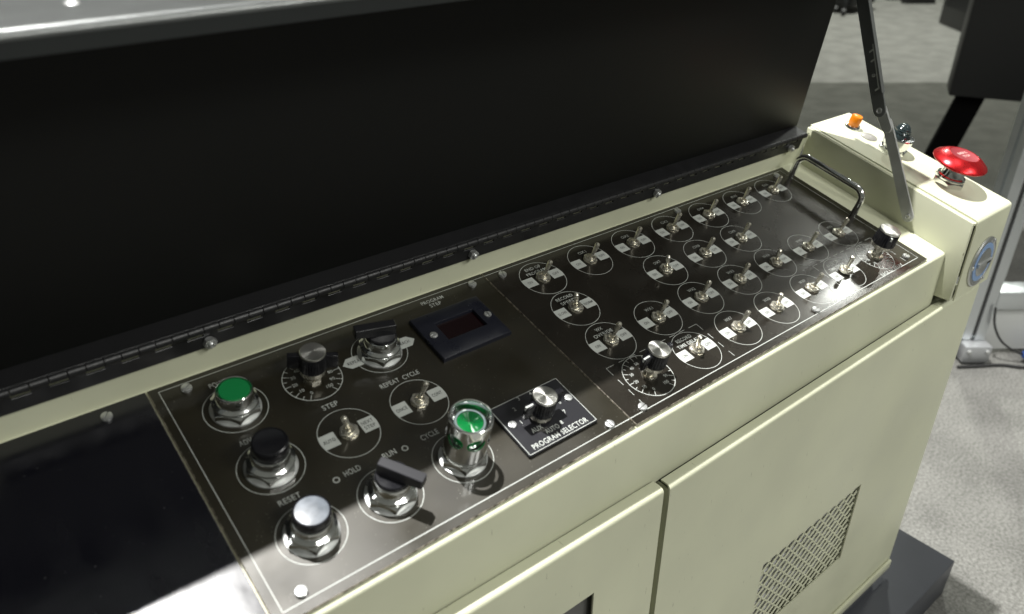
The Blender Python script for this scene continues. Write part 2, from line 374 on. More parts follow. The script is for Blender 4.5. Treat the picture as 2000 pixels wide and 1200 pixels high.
# rounded front bend between the upright lip and the sloping ledge
rad = 0.0032
p_start = Vector((lt[0]-0.0012, lt[1]-rad*0.9)); p_end = Vector(P_yz(-0.1475+rad*0.8, -0.0025)); ctrl = Vector((lt[0]-0.0012, lt[1]))
for k in range(7):
    u = k/6; q = p_start*(1-u)**2 + ctrl*2*u*(1-u) + p_end*u*u; prof.append((q.x, q.y))
for y, z in ((0.0270, -0.0025), (0.0288, -0.0018), (0.0295, 0.0000), (0.0295, 0.0325)): prof.append(P_yz(y, z))
bm = bmesh.new()
out = [bm.verts.new((XL, y, z)) for y, z in prof]; out2 = [bm.verts.new((XB-0.0006, y, z)) for y, z in prof]
for k in range(len(prof)-1): bm.faces.new((out[k], out[k+1], out2[k+1], out2[k]))
bmesh.ops.recalc_face_normals(bm, faces=bm.faces[:])
if sum(f.normal.z for f in bm.faces) < 0: bmesh.ops.reverse_faces(bm, faces=bm.faces[:])
bmesh.ops.solidify(bm, geom=bm.faces[:], thickness=0.0012)
put('tray', finish(bm, 'tray', 'beige', True, 40), con)
# dark hollow under the lip, behind the door flange
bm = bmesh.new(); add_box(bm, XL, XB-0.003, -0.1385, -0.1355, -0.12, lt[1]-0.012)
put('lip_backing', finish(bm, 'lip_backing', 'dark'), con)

# front sheets with a rounded top bend and a flange running back to the lip
def bend_profile(y, ztop, r, yback):
    pr = []
    for k in range(7):
        a = math.pi/2*k/6; pr.append((y+r-r*math.cos(a), ztop-r+r*math.sin(a)))
    pr.append((yback, ztop)); return pr
def add_bend(bm, x0, x1, y, ztop, r, yback, t=0.0014):
    pr = bend_profile(y, ztop, r, yback); inn = bend_profile(y+t, ztop-t, r-t*0.9, yback)
    tt = bmesh.new(); A = [tt.verts.new((x0, a, b)) for a, b in pr]; B = [tt.verts.new((x1, a, b)) for a, b in pr]
    C = [tt.verts.new((x0, a, b)) for a, b in inn]; D = [tt.verts.new((x1, a, b)) for a, b in inn]
    for k in range(len(pr)-1):
        tt.faces.new((A[k], A[k+1], B[k+1], B[k])); tt.faces.new((C[k], D[k], D[k+1], C[k+1]))
        tt.faces.new((A[k], C[k], C[k+1], A[k+1])); tt.faces.new((B[k], B[k+1], D[k+1], D[k]))
    tt.faces.new((A[-1], C[-1], D[-1], B[-1]))
    bmesh.ops.recalc_face_normals(tt, faces=tt.faces[:]); merge(bm, tt)
ZT = -0.0965; RB = 0.0042; FX0 = -0.0662; DX1 = -0.0730
VX = (0.0905, 0.2630); VZ = (-0.389, -0.281)
bm = bmesh.new()
xs = [FX0, VX[0], VX[1], XRD]; zs = [CAB_BOT, VZ[0], VZ[1], ZT-RB]
add_sheet(bm, xs, zs, lambda i, j: not (i == 1 and j == 1), FYD, 0.0014)
add_bend(bm, FX0, XRD, FYD, ZT, RB, -0.1450)
add_box(bm, FX0, FX0+0.0014, FYD+0.0016, -0.137, CAB_BOT, ZT-RB)      # side flange at the joint
bmesh.ops.remove_doubles(bm, verts=bm.verts, dist=1e-6)
fp = put('front_panel', finish(bm, 'front_panel', 'beige', True, 40), con); fp['label'] = 'fixed cream front panel with expanded metal grille and round lock'
bm = bmesh.new(); add_box(bm, FX0+0.002, XRD-0.002, FYD-0.0042, FYD-0.0002, CAB_BOT-0.008, CAB_BOT+0.006, 0.0015)
put('bottom_rail', finish(bm, 'bottom_rail', 'beige'), con)
bm = bmesh.new()
WX = (-0.30, -0.1365); WZ = (-0.30, -0.1525)
xs = [XL, WX[0], WX[1], DX1]; zs = [CAB_BOT, WZ[0], WZ[1], ZT+0.0015-RB]
add_sheet(bm, xs, zs, lambda i, j: not (i == 1 and j == 1), FYD, 0.0014)
add_bend(bm, XL, DX1, FYD, ZT+0.0015, RB, -0.1438)
add_box(bm, DX1-0.0014, DX1, FYD+0.0016, -0.139, CAB_BOT, ZT+0.0015-RB)
for v in bm.verts: v.co.z -= 0.03*(v.co.x-DX1)*(1 if v.co.z > -0.2 else 0)      # hangs slightly out of true
bmesh.ops.remove_doubles(bm, verts=bm.verts, dist=1e-6)
door = put('door', finish(bm, 'door', 'beige', True, 40), con); door['label'] = 'cream sheet-metal door with a square window cut-out'
bm = bmesh.new(); add_box(bm, WX[0]-0.004, WX[1]+0.004, FYD+0.006, FYD+0.008, WZ[0]-0.004, WZ[1]+0.004)
put('window_pane', finish(bm, 'window_pane', 'grey_int'), door, frame='L', loc=(0, 0, 0))
for ch in door.children: ch.location = (0, 0, 0)

# expanded metal grille: staggered strands, each a tilted bar
bm = bmesh.new(); CW, CH = 0.0146, 0.0080
rows = int((VZ[1]-VZ[0])/CH)+2; cols = int((VX[1]-VX[0])/CW)+2
def strand(a, b, wd=0.0019, t=0.0010):
    d = (b-a).normalized(); n = Vector((0, -0.75, 0.66)); n = (n-d*n.dot(d)).normalized(); s = d.cross(n)
    c = [a+s*wd/2+n*t/2, a-s*wd/2+n*t/2, a-s*wd/2-n*t/2, a+s*wd/2-n*t/2]; e = [p+(b-a) for p in c]
    A = [bm.verts.new(p) for p in c]; B = [bm.verts.new(p) for p in e]
    for k in range(4): bm.faces.new((A[k], A[(k+1) % 4], B[(k+1) % 4], B[k]))
for r in range(rows):
    z = VZ[0]-CH*0.5+r*CH
    for cix in range(cols):
        x = VX[0]-CW*0.5+cix*CW+(CW/2 if r % 2 else 0); ymid = FYD+0.0032
        pa, pb, pc = Vector((x, ymid, z)), Vector((x+CW/2, ymid-0.0008, z+CH*0.95)), Vector((x+CW/2, ymid-0.0008, z-CH*0.42))
        pd = Vector((x+CW, ymid, z))
        strand(pa, pb); strand(pb, pd)
gm = finish(bm, 'grille', 'beige', False)
g = put('grille', gm, fp, frame='L'); g.location = (0, 0, 0); g['kind'] = 'stuff'
# what shows through the grille: a dark bay with bright pipes
bm = bmesh.new()
add_box(bm, VX[0]-0.012, VX[1]+0.012, -0.1352, -0.1352+0.002, VZ[0]-0.012, VZ[1]+0.012)
o = put('bay_back', finish(bm, 'bay_back', 'grey_int'), fp, frame='L'); o.location = (0, 0, -0.0)
for k in range(5):
    bm = bmesh.new(); z = VZ[0]+0.014+k*0.021
    add_tube(bm, [(VX[0]-0.01, -0.1425, z-0.004), (0.13, -0.144, z), (0.2, -0.1435, z+0.002), (VX[1]+0.01, -0.142, z+0.005)], 0.0052, 12)
    o = put('pipe', finish(bm, 'pipe', 'duct'), fp, frame='L'); o.location = (0, 0, 0)
for ch in fp.children: ch.location = (0, 0, 0)

# side box at the right: inner cheek and wrapped cover, thin joint between them
BT = 0.0375
a = P_yz(0.0350, BT); f0 = P_yz(-0.158, BT); zf = f0[1]
cheek = [P_yz(0.0350, BT-0.0016), (FY+0.0020, P_yz(-0.158, BT)[1]-0.0010), (FY+0.0020, -0.0885), (-0.128, -0.0885), (-0.128, -0.14), (a[0]+0.004, -0.14)]
def yz_prism(bm, poly, x0, x1, bev=0.0, seg=2):
    mt = Matrix(((0, 0, 1, 0), (1, 0, 0, 0), (0, 1, 0, 0), (0, 0, 0, 1)))   # (y, z, x) -> (x, y, z)
    add_prism(bm, poly, x0, x1, bev, seg, mtx=mt)
bm = bmesh.new(); yz_prism(bm, cheek, XB, XB+0.004, 0.0010)
put('side_cheek', finish(bm, 'side_cheek', 'beige'), con)
# cover: top, rear; its front continues down as the front sheet
ftop = (FY, P_yz(-0.1625, BT)[1]-0.0)
ft_z = -0.0065
top_prof = [(a[0], a[1])]
fz = a[1] + (FY-a[0])*math.tan(TH)
top_prof += [(FY+0.0035, fz+0.0035*math.tan(TH)), (FY+0.001, fz-0.0004), (FY, fz-0.0028), (FY, -0.0890)]
bm = bmesh.new()
inner = [(FY+0.0014, -0.0890), (FY+0.0014, fz-0.004), (a[0]-0.0014, a[1]-0.0018), (a[0]-0.0014, -0.13)]
poly = top_prof + inner + [(a[0], -0.13)]
yz_prism(bm, poly, XB+0.0052, XR, 0.0)
yz_prism(bm, [(a[0]-0.001, a[1]-0.002), (FY+0.002, fz-0.003), (FY+0.002, -0.089), (a[0]-0.001, -0.14)], XR-0.0014, XR-0.0002)
yz_prism(bm, [(a[0]-0.0013, a[1]-0.0012), (FY+0.0013, fz-0.0018), (FY+0.0013, fz-0.004), (a[0]-0.0013, a[1]-0.0035)], XB+0.0015, XB+0.0056)
put('side_cover', finish(bm, 'side_cover', 'beige', True, 40), con)
bm = bmesh.new(); yz_prism(bm, [(a[0]-0.002, a[1]-0.004), (FY+0.004, fz-0.006), (FY+0.004, -0.089), (a[0]-0.002, -0.089)], XB+0.0045, XB+0.007)
put('joint_filler', finish(bm, 'joint_filler', 'dark'), con)

# ---------------- plates
PY0, PY1 = -0.1455, 0.0262
def plate(name, x0, x1, m, label):
    bm = bmesh.new(); add_box(bm, x0, x1, PY0, PY1, -0.0022, 0.0, 0.00035, 1)
    for f in bm.faces:
        f.normal_update()
        if f.normal.z < 0.9: f.material_index = 1
    o = put(name, finish(bm, name, [m, 'plate_edge'], True, 20), con, (0, 0, 0), 'P'); o['label'] = label; return o
pb = plate('blank_plate', XL+0.01, -0.3398, 'plate_b', 'blank gloss black plate left of the engraved plates')
pl = plate('instrument_plate', -0.3388, -0.0929, 'plate_l', 'olive-black engraved plate carrying the push buttons')
prr = plate('instrument_plate', -0.0922, 0.3046, 'plate_r', 'black engraved plate carrying the rows of toggle switches')

# slotted screws
def screw_mesh(r=0.0032, h=0.0020, slot=0.0007, m='zinc'):
    bm = bmesh.new()
    add_lathe(bm, [(r*0.96, 0), (r, h*0.35), (r*0.98, h*0.5)], 28)
    for s in (-1, 1):
        pts = []
        a0 = math.asin(slot/2/r)
        for k in range(13):
            an = a0+(math.pi-2*a0)*k/12; pts.append((r*0.98*math.cos(an), s*r*0.98*math.sin(an)))
        add_prism(bm, pts, h*0.45, h, 0.00035, 2)
    return finish(bm, 'screw', m, True, 30)
SCR = screw_mesh(); SCR_S = screw_mesh(0.0028, 0.0011, 0.0006)
def place_screws(par, pts, me=SCR, z=0.0):
    for (x, y) in pts:
        o = put('screw', me, par, (x, y, z), 'L', (0, 0, random.uniform(0, 3.1)))
place_screws(pb, [(-0.3635, 0.0174)])
place_screws(pl, [(-0.3190, 0.0171), (-0.3217, -0.1348), (-0.1066, 0.0180), (-0.1088, -0.1365)])
place_screws(prr, [(-0.0785, 0.0169), (-0.0784, -0.1370), (0.1272, 0.0171), (0.1300, -0.1363), (0.2826, 0.0172), (0.2854, -0.1330)])

# ---------------- engraved borders
LW = 0.00042; ZE = 0.00012; ZE2 = 0.00024
bm = bmesh.new()
BX0, BX1, BY0, BY1 = -0.3335, 0.2965, -0.1395, 0.0222
add_line(bm, (BX0, BY1), (-0.0929, BY1), LW, ZE); add_line(bm, (BX0, BY0), (-0.0929, BY0), LW*1.4, ZE); add_line(bm, (BX0, BY1), (BX0, BY0), LW, ZE)
put('border_line', finish(bm, 'border_line', 'white', False), pl, frame='L')
bm = bmesh.new()
add_line(bm, (-0.0922, BY1), (BX1, BY1), LW, ZE); add_line(bm, (-0.0922, BY0), (BX1, BY0), LW*1.4, ZE); add_line(bm, (BX1, BY1), (BX1, BY0), LW, ZE)
def dashes(a, b, n):
    a, b = Vector(a), Vector(b)
    for k in range(n):
        u0, u1 = (k+0.15)/n, (k+0.7)/n; add_line(bm, a.lerp(b, u0), a.lerp(b, u1), LW, ZE)
for (x0, x1, y1) in ((-0.0750, 0.0222, -0.0980), (0.1815, 0.2790, -0.0978)):
    dashes((x0, y1), (x1, y1), 9); dashes((x0, y1), (x0, BY0), 4); dashes((x1, y1), (x1, BY0), 4)
    for (cx, sx) in ((x0, 1), (x1, -1)):
        add_line(bm, (cx, y1), (cx+sx*0.004, y1), LW, ZE); add_line(bm, (cx, y1), (cx, y1-0.003), LW, ZE)
put('border_line', finish(bm, 'border_line', 'white', False), prr, frame='L')

def boxes(bm, cx, cy, r, h, inner, lt_, rt_, cap):
    """two light label boxes whose outer ends follow the ring"""
    for s, tx in ((-1, lt_), (1, rt_)):
        pts = []
        for k in range(7):
            y = -h+2*h*k/6; pts.append((cx+s*math.sqrt(r*r-y*y), cy+y))
        pts += [(cx+s*inner, cy+h), (cx+s*inner, cy-h)]
        vs = [bm.verts.new((x, y, ZE)) for x, y in pts]; f = bm.faces.new(vs); f.normal_update()
        if f.normal.z < 0: f.normal_flip()
        lines = tx.split('\n'); xm = cx+s*(inner+math.sqrt(r*r-h*h))/2+s*0.0003
        for i, l in enumerate(lines):
            add_text(bm, l, cap, xm, cy+(len(lines)-1-2*i)*cap*0.72, ZE2, 1, bold=0.002)
def legend(par, cx, cy, r, title=None, lt_=None, rt_=None, tcap=0.0031, tpos=(0, 0.0117), tgap=0.0048, bcap=0.0026, h=0.0048, inner=0.0078, rw=0.00040):
    bm = bmesh.new(); add_ring(bm, cx, cy, r, rw, ZE)
    if lt_: boxes(bm, cx, cy, r-0.0002, h, inner, lt_, rt_, bcap)
    if title:
        ls = title.split('\n')
        for i, l in enumerate(ls): add_text(bm, l, tcap, cx+tpos[0], cy+tpos[1]-i*tgap, ZE, 0)
    return put('legend', finish(bm, 'legend', ['white', 'black_ink'], False), par, frame='L')

# ---------------- toggle switches
RT_ = 0.01885
tog = {'END OF\nPROGRAM': (-0.0512, -0.0003, 'ON', 'OFF', 1), 'RECORD\nSPEED': (-0.0517, -0.0394, 'SLOW', 'NORM', -1), 'WX\nOVERIDE': (-0.0518, -0.0787, 'ON', 'OFF', 1)}
for i in range(6): tog['OX%d' % (i+1)] = (0.0508*i, 0.0, 'ON', 'OFF', 1)
for i in range(3): tog['OX%d' % (i+7)] = (0.0504+0.0508*i, -0.0392, 'ON', 'OFF', -1 if i == 0 else 1)
for i in range(6): tog['WX%d' % (i+1)] = (-0.0001+0.0508*i, -0.0782, 'ON', 'OFF', -1 if i == 3 else 1)
for i in range(3): tog['WX%d' % (i+7)] = (0.0506+0.0508*i, -0.1173, 'ON', 'OFF', -1 if i == 1 else 1)
tog['BACK UP\nTIME DELAY'] = (0.2033, -0.1177, 'ON', 'OFF', -0.2)
tog['RECORD\nTIME DELAY'] = (0.0001, -0.1177, 'ON', 'OFF', -1)

bm = bmesh.new()
add_lathe(bm, [(0.0058, 0), (0.0058, 0.0006), (0.0046, 0.0007), (0.0037, 0.0007), (0.0036, 0.0034), (0.0032, 0.0039), (0.0024, 0.0039), (0.0019, 0.0030), (0, 0.0030)], 28)
TOG_BODY = finish(bm, 'toggle_switch', 'nickel')
bm = bmesh.new(); add_hexnut(bm, 0.0060, 0.0007, 0.0019, 0.0035); TOG_NUT = finish(bm, 'hex_nut', 'nickel', True, 25)
bm = bmesh.new()
add_lathe(bm, [(0.0012, 0.0024), (0.0014, 0.0055), (0.0020, 0.0141), (0.00205, 0.0151), (0.0017, 0.0161), (0.0009, 0.0167), (0, 0.0169)], 18)
TOG_LEV = finish(bm, 'lever', 'nickel')
def toggle(x, y, lean, label, z=0.0):
    o = put('toggle_switch', TOG_BODY, con, (x, y, z), 'P'); o['label'] = label
    put('hex_nut', TOG_NUT, o, (0, 0, 0), 'L', (0, 0, random.uniform(0, 1.0)))
    an = R_(16.5)*lean+R_(random.uniform(-1.5, 1.5))
    put('lever', TOG_LEV, o, (-math.sin(an)*0.0030, 0, 0.0032*(1-math.cos(an))), 'L', (R_(random.uniform(-1.5, 1.5)), an, 0))
for title, (x, y, l, r, s) in tog.items():
    two = '\n' in title
    legend(prr, x, y, RT_, title, l, r, tcap=0.0030 if not two else 0.0032, tpos=(0.0003, 0.0107) if not two else (0.0, 0.0133), tgap=0.0050)
    nm = title.replace('\n', ' ')
    side = ('right' if s > 0 else 'left')
    toggle(x, y, s, 'toggle switch in the ring marked %s, lever leaning %s' % (nm, side) if abs(s) == 1 else 'raised toggle switch between WX9 and the right-hand knob', 0.0018 if abs(s) != 1 else 0.0)
RL = 0.0184
legend(pl, -0.2531, -0.0593, RL, None, 'AUTO', 'NEXT\nSTEP', bcap=0.0027, h=0.0053, inner=0.0080)
legend(pl, -0.2038, -0.0595, RL, None, 'ONCE', 'CONT', bcap=0.0027, h=0.0050, inner=0.0080)
toggle(-0.2531, -0.0593, -1, 'toggle switch between AUTO and NEXT STEP')
toggle(-0.2038, -0.0595, 1, 'toggle switch between ONCE and CONT')

# ---------------- plate lettering
def words(par, items):
    for s, cap, x, y in items:
        bm = bmesh.new(); add_text(bm, s, cap, x, y, ZE, 0); put('lettering', finish(bm, 'lettering', 'white', False), par, frame='L')
words(pl, [('POWER', 0.0038, -0.3009, 0.0128), ('ADVANCE', 0.0038, -0.3013, -0.0362), ('RESET', 0.0038, -0.3026, -0.0832),
           ('STEP', 0.0040, -0.2528, -0.0353), ('REPEAT  CYCLE', 0.0038, -0.2045, -0.0372), ('HOLD', 0.0040, -0.2651, -0.0840), ('RUN', 0.0040, -0.2410, -0.0845),
           ('CYCLE', 0.0040, -0.2130, -0.0845), ('PROGRAM', 0.0034, -0.1432, 0.0172), ('STEP', 0.0034, -0.1434, 0.0126)])
words(prr, [('BACK UP DELAY', 0.0034, 0.2520, -0.1375)])
for (x, y) in ((-0.2756, -0.0852), (-0.2311, -0.0858)):
    bm = bmesh.new(); add_ring(bm, x, y, 0.0017, 0.0007, ZE, 28); put('index_mark', finish(bm, 'index_mark', 'white', False), pl, frame='L')

# ---------------- push buttons
PB = {'POWER': (-0.3008, -0.0104), 'ADVANCE': (-0.3016, -0.0590), 'RESET': (-0.3021, -0.1078), 'RUN': (-0.2547, -0.1086), 'CYCLE': (-0.2051, -0.1086), 'TEACH': (-0.2032, -0.0104)}
for k in PB: legend(pl, PB[k][0], PB[k][1], RL)
def base_parts(o, rot):
    bm = bmesh.new(); add_lathe(bm, [(0.0148, 0.0), (0.0148, 0.0009), (0.0142, 0.0012), (0.0108, 0.0012)], 48)
    put('washer', finish(bm, 'washer', 'zinc'), o, frame='L')
    bm = bmesh.new(); add_hexnut(bm, 0.0148, 0.0012, 0.0050, 0.0106, rot=rot); put('hex_nut', finish(bm, 'hex_nut', 'chrome', True, 25), o, frame='L')
def collar(z1, r=0.0107):
    bm = bmesh.new()
    add_lathe(bm, [(0.0106, 0.0012), (0.0106, 0.0060), (0.0128, 0.0063), (0.0133, 0.0071), (0.0131, 0.0080), (0.0121, 0.0086), (0.0115, 0.0091), (0.0108, 0.0094), (r, 0.0102),
                   (r, z1-0.0010), (r-0.0004, z1-0.0002), (r-0.0009, z1), (r-0.0014, z1-0.0006), (r-0.0015, z1-0.003), (0, z1-0.003)], 56)
    return finish(bm, 'collar', 'chrome', True, 40)
def pbutton(key, z1, label, rot):
    o = put('push_button', collar(z1), con, (*PB[key], 0), 'P'); o['label'] = label; base_parts(o, rot); return o
o = pbutton('POWER', 0.0172, 'chrome push button with flat green cap, below the word POWER', 0.3)
bm = bmesh.new(); add_lathe(bm, [(0.0088, 0.0130), (0.0088, 0.0164), (0.0084, 0.0169), (0, 0.0169)], 48); put('cap', finish(bm, 'cap', 'green'), o, frame='L')
o = pbutton('ADVANCE', 0.0145, 'chrome push button with tall black cap', 0.05)
bm = bmesh.new(); add_lathe(bm, [(0.0091, 0.0115), (0.0093, 0.0150), (0.0098, 0.0158), (0.0100, 0.0215), (0.0096, 0.0226), (0.0089, 0.0228), (0.0086, 0.0222), (0.006, 0.0217), (0, 0.0215)], 56); put('cap', finish(bm, 'cap', 'plastic'), o, frame='L')
o = pbutton('RESET', 0.0140, 'chrome push button with pale grey domed cap at the front corner', 0.2)
bm = bmesh.new(); add_lathe(bm, [(0.0091, 0.0115), (0.0093, 0.0145), (0.0098, 0.0152), (0.0099, 0.0190), (0.0096, 0.0203), (0.0091, 0.0205), (0.0088, 0.0200), (0.0085, 0.0200)], 56)
put('skirt', finish(bm, 'skirt', 'plastic'), o, frame='L')
bm = bmesh.new(); add_lathe(bm, [(0.0086, 0.0193), (0.0086, 0.0204), (0.0070, 0.0206), (0.004, 0.0208), (0, 0.0209)], 56); put('cap', finish(bm, 'cap', 'grey_cap'), o, frame='L')

def selector(key, ang, label, glossy):
    o = put('selector_switch', collar(0.0155), con, (*PB[key], 0), 'P'); o['label'] = label; base_parts(o, 0.15)
    bm = bmesh.new()
    add_lathe(bm, [(0.0094, 0.0120), (0.0098, 0.0150), (0.0098, 0.0172), (0.0092, 0.0180), (0, 0.0182)], 56)
    put('knob_disc', finish(bm, 'knob_disc', 'plastic'), o, frame='L')
    bm = bmesh.new()
    pts = [(-0.0088, -0.0034), (0.0178, -0.0036), (0.0183, -0.0028), (0.0183, 0.0028), (0.0178, 0.0036), (-0.0088, 0.0034)]
    add_prism(bm, pts, 0.0165, 0.0256, 0.0004, 1)
    for v in bm.verts:
        if v.co.x > 0.010 and v.co.z < 0.019: v.co.z += 0.0028
        if v.co.z > 0.0215: v.co.y *= 0.92
    h = put('handle', finish(bm, 'handle', glossy, False), o, frame='L'); h.rotation_euler = (0, 0, R_(ang))
selector('TEACH', 166, 'selector switch with black bar handle turned towards REPEAT', 'plastic')
selector('RUN', -57, 'selector switch with black bar handle pointing towards the front edge', 'satin')
# REPEAT / TEACH arrows
for s, t in ((-1, 'REPEAT'), (1, 'TEACH')):
    bm = bmesh.new(); cx, cy = PB['TEACH']; h = 0.0047
    pts = [(cx+s*0.0100, cy-h), (cx+s*0.0228, cy-h), (cx+s*0.0272, cy), (cx+s*0.0228, cy+h), (cx+s*0.0100, cy+h)]
    add_quad(bm, pts, ZE); add_text(bm, t, 0.0028, cx+s*0.0185, cy, ZE2, 1, bold=0.002)
    put('arrow_label', finish(bm, 'arrow_label', ['white', 'black_ink'], False), pl, frame='L')

# ---------------- shrouded illuminated button
bm = bmesh.new()
add_lathe(bm, [(0.0122, 0.0058), (0.0132, 0.0064), (0.0133, 0.0092), (0.0130, 0.0097), (0.0130, 0.0364), (0.0128, 0.0372), (0.0123, 0.0375), (0.0117, 0.0372), (0.0115, 0.0365), (0.0115, 0.0064), (0.0119, 0.0058)], 64)
t = bm.faces[:]
# close as a ring: drop the caps the lathe put on
for f in [f for f in bm.faces if len(f.verts) > 4]: bm.faces.remove(f)
bmesh.ops.remove_doubles(bm, verts=bm.verts, dist=1e-7)
bl = sorted([e for e in bm.edges if len(e.link_faces) == 1], key=lambda e: 0)
bmesh.ops.bridge_loops(bm, edges=bl)
bmesh.ops.recalc_face_normals(bm, faces=bm.faces[:])
shroud_me = finish(bm, 'shroud', 'chrome', False)
tmp = bpy.data.objects.new('tmp', shroud_me); col.objects.link(tmp)
bm = bmesh.new()
for k in range(6):
    an = R_(-105+60*k)
    mt = Matrix.Rotation(an, 4, 'Z') @ Matrix.Translation((0.0122, 0, 0.0258)) @ Matrix.Rotation(math.pi/2, 4, 'Y') @ Matrix.Diagonal((1.0, 1.12, 1, 1))
    add_lathe(bm, [(0.0049, -0.006), (0.0049, 0.006)], 28, mt)
cut = bpy.data.objects.new('cut', finish(bm, 'cut', 'chrome', False)); col.objects.link(cut)
md = tmp.modifiers.new('b', 'BOOLEAN'); md.object = cut; md.operation = 'DIFFERENCE'; md.solver = 'EXACT'
shm = bpy.data.meshes.new_from_object(tmp.evaluated_get(bpy.context.evaluated_depsgraph_get()))
bpy.data.objects.remove(tmp); bpy.data.objects.remove(cut)
for p in shm.polygons: p.use_smooth = True
shm.name = 'push_button_shroud'
nrm = []                                     # true cylinder normals, so that the drilled wall still reflects as a cylinder
for p in shm.polygons:
    vs = [shm.vertices[i].co for i in p.vertices]
    out = all(abs(math.hypot(v.x, v.y)-0.0130*K) < 0.00006 for v in vs); inn = all(abs(math.hypot(v.x, v.y)-0.0115*K) < 0.00006 for v in vs)
    for v in vs:
        if (out or inn) and abs(p.normal.z) < 0.3: q = Vector((v.x, v.y, 0)).normalized()*(1 if out else -1); nrm.append(tuple(q))
        else: nrm.append(tuple(p.normal))
shm.normals_split_custom_set(nrm)
o = put('lit_push_button', shm, con, (*PB['CYCLE'], 0), 'P'); o['label'] = 'tall chrome shrouded push button with green lens'
base_parts(o, 0.0)
bm = bmesh.new(); pr = [(0.0086, 0.0115), (0.0094, 0.0270), (0.0094, 0.0318), (0.0090, 0.0326)]
for k in range(6):
    r = 0.0078-k*0.00124; pr += [(r, 0.0326-0.0002*k), (r-0.00055, 0.0319-0.0002*k)]
pr += [(0.0003, 0.0312), (0, 0.0312)]
add_lathe(bm, pr, 56)
for f in bm.faces:
    c_ = f.calc_center_median(); rc = math.hypot(c_.x, c_.y)
    if c_.z > 0.0305 and rc > 0.0081: f.material_index = 2
    elif c_.z > 0.0305 and int((0.0078-rc)/0.00062) % 2 == 0: f.material_index = 1
put('lens', finish(bm, 'lens', ['lens_green', 'lens_ring', 'lens_rim'], True, 25), o, frame='L')
bm = bmesh.new(); add_lathe(bm, [(0.0102, 0.0012), (0.0102, 0.0190), (0.0098, 0.0205), (0.0092, 0.0205)], 40); put('inner_sleeve', finish(bm, 'inner_sleeve', 'chrome'), o, frame='L')

# ---------------- knobs with fluted skirts
def flute(n, d): return lambda a, z: 1.0-d*(0.5+0.5*math.cos(n*a))**3
def knob(x, y, z0, ang, label, wings=True, mark=True, zt=None):
    """z0: underside of the black body above the plate"""
    bm = bmesh.new()
    add_hexnut(bm, 0.0060, 0.0, 0.0024, 0.0034); add_lathe(bm, [(0.0034, 0.0), (0.0034, z0-0.0005)], 24)
    o = put('knob', finish(bm, 'knob_bushing', 'nickel', True, 30), con, (x, y, zt or 0), 'P'); o['label'] = label
    bm = bmesh.new(); add_lathe(bm, [(0.0052, z0-0.0042), (0.0078, z0-0.0036), (0.0080, z0-0.0018), (0.0080, z0-0.0002), (0.0, z0-0.0002)], 72, rmod=flute(60, 0.02))
    put('lock_ring', finish(bm, 'lock_ring', 'nickel'), o, frame='L')
    bm = bmesh.new()
    add_lathe(bm, [(0.0083, z0), (0.0086, z0+0.0006), (0.0080, z0+0.0112), (0.0076, z0+0.0120), (0.0, z0+0.0120)], 144, rmod=lambda a, z: 1.0-0.055*(1 if math.cos(30*a) > 0.25 else 0)*(1 if z > z0 else 0.3))
    if wings:
        for s in (-1, 1):
            pts = [(s*0.004, -0.0021), (s*0.0152, -0.0017), (s*0.0152, 0.0017), (s*0.004, 0.0021)]
            add_prism(bm, pts, z0+0.0008, z0+0.0110, 0.0004, 2)
    else:
        add_prism(bm, [(0.004, -0.0019), (0.0098, -0.0016), (0.0098, 0.0016), (0.004, 0.0019)], z0+0.0008, z0+0.0112, 0.0004, 2)
    b = put('fluted_body', finish(bm, 'fluted_body', 'plastic', True, 28), o, frame='L'); b.rotation_euler = (0, 0, R_(ang))
    if mark:
        bm = bmesh.new(); x1 = 0.0154 if wings else 0.0100; x0 = 0.0095 if wings else 0.0078
        add_box(bm, x0, x1-0.0003, -0.0006, 0.0006, z0+0.0108, z0+0.01125); add_box(bm, x1-0.0003, x1, -0.0006, 0.0006, z0+0.0085, z0+0.01125)
        p = put('pointer_mark', finish(bm, 'pointer_mark', 'white', False), o, frame='L'); p.rotation_euler = (0, 0, R_(ang))
    bm = bmesh.new(); add_lathe(bm, [(0.0078, z0+0.0121), (0.0079, z0+0.0132), (0.0076, z0+0.0137), (0.0070, z0+0.0138), (0.0, z0+0.0138)], 64)
    put('top_disc', finish(bm, 'top_disc', 'spun', True, 30), o, frame='L')
    if not wings: o.scale = (1.18, 1.18, 1.06)
knob(-0.2515, -0.0104, 0.0104, 153, 'fluted knob on the numbered dial beside the green button', mark=False)
knob(-0.0520, -0.1177, 0.0128, 183, 'fluted knob on the numbered dial beside RECORD TIME DELAY')
knob(-0.1462, -0.1090, 0.0062, 181, 'fluted knob of the PROGRAM SELECTOR', zt=0.0026)
knob(0.2550, -0.1177, 0.0150, 222, 'fluted knob above BACK UP DELAY at the right end', wings=False)

# dial scales
def dial(par, cx, cy, r, nums):
    bm = bmesh.new(); add_ring(bm, cx, cy, r, 0.0005, ZE)
    for k in range(21):
        a_ = R_(-120-15*k); l = 0.0042 if k % 2 == 0 else 0.0026
        add_line(bm, (cx+(r-l)*math.cos(a_), cy+(r-l)*math.sin(a_)), (cx+r*math.cos(a_), cy+r*math.sin(a_)), 0.00045, ZE)
        if k % 2 == 0: add_text(bm, str(k*5), 0.0026, cx+(r-0.0064)*math.cos(a_), cy+(r-0.0064)*math.sin(a_), ZE, 0, 0.0)
    put('dial_scale', finish(bm, 'dial_scale', 'white', False), par, frame='L')
dial(pl, -0.2515, -0.0104, 0.0184, 0); dial(prr, -0.0520, -0.1177, 0.0190, 0); dial(prr, 0.2550, -0.1177, 0.0180, 0)

